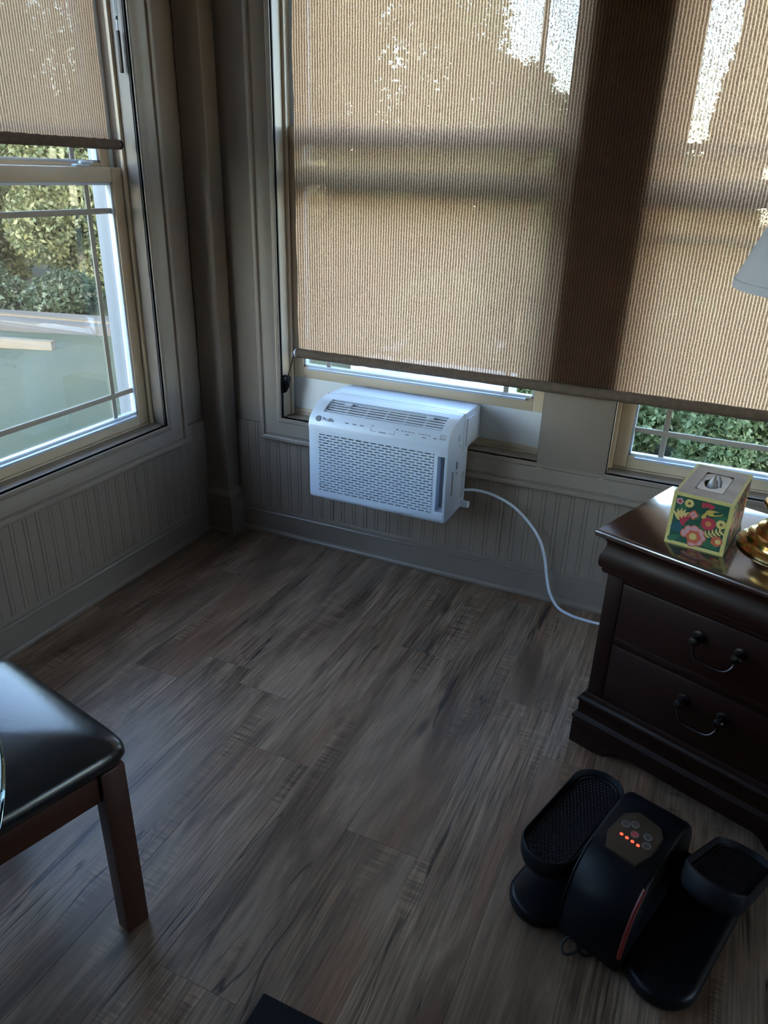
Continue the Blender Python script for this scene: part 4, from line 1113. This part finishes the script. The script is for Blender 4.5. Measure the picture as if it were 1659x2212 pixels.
struct(strip('garden_path', (-13.5, 5.05, 0), (-3.0, 7.55, 0), 0.85, GZ - 0.1, GZ + 0.07, M_PATH), 'pale concrete path crossing the lawn')
for k, (p, q, lab) in enumerate((((-12.4, 5.55, 0), (-4.4, 6.95, 0), 'long weathered timber edging along the pale path outside'), ((-10.4, 4.0, 0), (-6.55, 5.05, 0), 'shorter weathered timber edging nearer the house on the lawn'))):
    tag(strip('landscape_timber', p, q, 0.12, GZ - 0.05, GZ + 0.09, M_TIMBER), lab, 'timber', 'timbers laid on the lawn')
struct(strip('gravel_bed', (-2.5, 7.4, 0), (5.5, 7.4, 0), 2.4, GZ - 0.1, GZ + 0.05, M_GRAVEL), 'pale gravel bed beyond the shrubs')

def leaf_cloud(name, blobs, n, size, seed, m_, parent, core=0.72):
    rg = np.random.default_rng(seed)
    bl = np.array(blobs, float)
    vol = bl[:, 3] * bl[:, 4] * bl[:, 5]; vol = vol ** 0.75
    pick = rg.choice(len(bl), n, p=vol / vol.sum())
    d = rg.normal(size=(n, 3)); d /= np.linalg.norm(d, axis=1)[:, None]
    r = rg.uniform(0.35, 1.08, n) ** 0.5
    c = bl[pick, :3] + d * bl[pick, 3:6] * r[:, None]
    a = rg.normal(size=(n, 3)); a /= np.linalg.norm(a, axis=1)[:, None]
    t = rg.normal(size=(n, 3)); t -= a * (a * t).sum(1)[:, None]; t /= np.linalg.norm(t, axis=1)[:, None]
    s = size * rg.uniform(0.6, 1.4, n)[:, None]
    V = np.stack([c - a * s, c + t * s * 0.5, c + a * s, c - t * s * 0.5], axis=1).reshape(-1, 3)
    me = bpy.data.meshes.new(name)
    me.vertices.add(len(V)); me.vertices.foreach_set('co', V.astype(np.float32).ravel())
    me.loops.add(n * 4); me.loops.foreach_set('vertex_index', np.arange(n * 4, dtype=np.int32))
    me.polygons.add(n); me.polygons.foreach_set('loop_start', np.arange(0, n * 4, 4, dtype=np.int32)); me.polygons.foreach_set('loop_total', np.full(n, 4, dtype=np.int32))
    me.update(); me.validate()
    me.materials.append(m_)
    o = bpy.data.objects.new(name, me); COL.objects.link(o); o.parent = parent
    return o
def tree(name, x, y, h, rad, kind, seed, label, cat, group, n=9000, size=0.075, trunk=True, low=0.15):
    rr = random.Random(seed)
    t = tag(empty(name, (x, y, GZ - 0.05)), label, cat, group)
    m_ = (M_LEAFA, M_LEAFB, M_LEAFC, M_LEAFD)[kind]
    blobs = []
    for k in range(14):
        z = h * (low + (1 - low) * rr.random()); f = 1 - 0.55 * abs((z / h) - 0.45)
        a = rr.uniform(0, 2 * PI); q = rad * f * rr.uniform(0.1, 0.75)
        s_ = rad * rr.uniform(0.32, 0.55)
        blobs.append((q * math.cos(a), q * math.sin(a), min(z, h - s_ * 0.6), s_, s_, s_ * rr.uniform(0.7, 1.1)))
    for k in range(9):                       # skirt of low branches
        a = 2 * PI * k / 9 + rr.uniform(-0.2, 0.2); q = rad * rr.uniform(0.45, 0.72); s_ = rad * rr.uniform(0.30, 0.42)
        blobs.append((q * math.cos(a), q * math.sin(a), h * (low + rr.uniform(0.10, 0.36) * (1 - low)), s_, s_, s_))
    blobs.append((0, 0, h * 0.55, rad * 0.7, rad * 0.7, h * 0.38))
    leaf_cloud('foliage', blobs, n, size, seed, m_, t)
    if trunk:
        pts = bezier([(0, 0, 0), (rr.uniform(-.1, .1), rr.uniform(-.1, .1), h * 0.3), (rr.uniform(-.2, .2), rr.uniform(-.2, .2), h * 0.6), (rr.uniform(-.3, .3), rr.uniform(-.3, .3), h * 0.92)], 5)
        MB().tube(pts, [0.03 * h * (1 - 0.85 * k / (len(pts) - 1)) for k in range(len(pts))], 8).build('trunk', M_BIRCH if name == 'birch_tree' else M_BARK, t, world=False)
    return t
G1 = 'trees seen through the left window'
tree('leafy_tree', -10.1, 9.4, 5.6, 1.8, 0, 11, 'olive-yellow leafy tree behind the path through the left window', 'tree', G1, 52000, 0.053, low=0.02)
tree('leafy_tree', -13.5, 10.3, 6.0, 1.6, 0, 12, 'olive tree at the far left edge of the lawn', 'tree', G1, 48000, 0.056, low=0.02)
tree('leafy_tree', -8.4, 13.4, 5.8, 1.6, 0, 13, 'olive tree partly hidden by the left window jamb', 'tree', G1, 44000, 0.056, low=0.02)
tree('leafy_tree', -17.2, 13.6, 8.5, 2.3, 1, 14, 'tall green tree standing behind the olive trees', 'tree', G1, 40000, 0.073, low=0.02)
tree('leafy_tree', -12.4, 14.9, 8.0, 2.1, 1, 15, 'tall green tree behind the lawn near the window corner', 'tree', G1, 40000, 0.073, low=0.02)
tree('leafy_tree', -18.6, 8.6, 8.0, 2.4, 1, 17, 'tall green tree closing the view at the far left', 'tree', G1, 36000, 0.073, low=0.02)
tree('leafy_tree', -10.6, 21.2, 8.8, 2.0, 1, 18, 'tall green tree far behind the window corner', 'tree', G1, 36000, 0.073, low=0.02)
tree('leafy_tree', -11.9, 7.6, 3.0, 0.8, 0, 19, 'small olive tree beside the birch at the edge of the path', 'tree', G1, 24000, 0.046, low=0.02)
tree('birch_tree', -10.6, 6.2, 7.0, 0.5, 1, 16, 'slim pale-trunked birch seen above the sash rail', 'tree', G1, 2400, 0.040, low=0.7)
tree('leafy_tree', -15.6, 20.4, 6.4, 1.9, 0, 20, 'olive tree filling the gap far behind the birch', 'tree', G1, 30000, 0.075, low=0.02)
G2 = 'low dark bushes beside the path'
for k, (x, y, h, r) in enumerate(((-10.1, 7.0, 0.7, 0.65), (-8.7, 7.3, 0.65, 0.65), (-7.2, 7.75, 0.7, 0.65))):
    tree('low_bush', x, y, h, r, 2, 30 + k, ('low dark bush at the left end of the path edge', 'low dark bush in the middle of the path edge', 'low dark bush near the window jamb beside the path')[k], 'bush', G2, 5500, 0.05, trunk=False, low=0.2)
G3 = 'trees behind the tan shade'
for k, (x, y, h, r, kd, lab) in enumerate(((-5.4, 9.2, 7.0, 1.7, 0, 'tall tree dimly seen through the upper left of the tan shade'), (-4.3, 12.2, 7.4, 1.8, 1, 'tall tree dimly seen behind the middle of the tan shade'), (-1.15, 9.6, 3.3, 0.9, 1, 'tree whose leaf edge meets the bright sky behind the tan shade'),
                                          (-3.2, 16.4, 5.1, 1.3, 0, 'lower tree at the edge of the bright sky gap behind the tan shade'), (0.55, 12.3, 2.7, 1.5, 1, 'low tree under the bright sky gap behind the tan shade'), (1.55, 9.8, 4.6, 0.55, 0, 'slim tree just right of the board between the back windows'), (4.1, 12.0, 3.0, 1.4, 1, 'low tree at the right edge behind the tan shade'), (-5.8, 18.6, 8.5, 2.0, 1, 'tall tree filling the gap far behind the tan shade'))):
    tree('leafy_tree', x, y, h, r, kd, 40 + k, lab, 'tree', G3, 26000, 0.065, low=0.03)
G4 = 'shrubs below the right back window'
for k, (x, y, h, r, kd, lab) in enumerate(((0.30, 5.1, 1.25, 0.55, 3, 'green evergreen shrub outside beside the board between the back windows'), (1.45, 4.8, 1.35, 0.50, 3, 'green evergreen shrub outside behind the left of the tissue box'), (2.55, 4.7, 1.3, 0.50, 3, 'green evergreen shrub outside behind the lamp stem'),
                                          (-0.9, 5.4, 1.3, 0.68, 3, 'green evergreen shrub outside above the air conditioner casing'), (0.85, 6.3, 1.35, 0.60, 1, 'leafy shrub outside in the second row below the right window'), (2.05, 5.9, 1.45, 0.50, 1, 'leafy shrub outside in the second row near the lamp'), (3.8, 5.0, 1.4, 0.55, 3, 'green evergreen shrub outside beyond the lamp shade'), (1.98, 4.0, 1.0, 0.30, 3, 'small evergreen shrub nearest the house behind the tissue box'))):
    tree('evergreen_shrub', x, y, h, r, kd, 60 + k, lab, 'shrub', G4, 16000, 0.036, trunk=False, low=0.05)
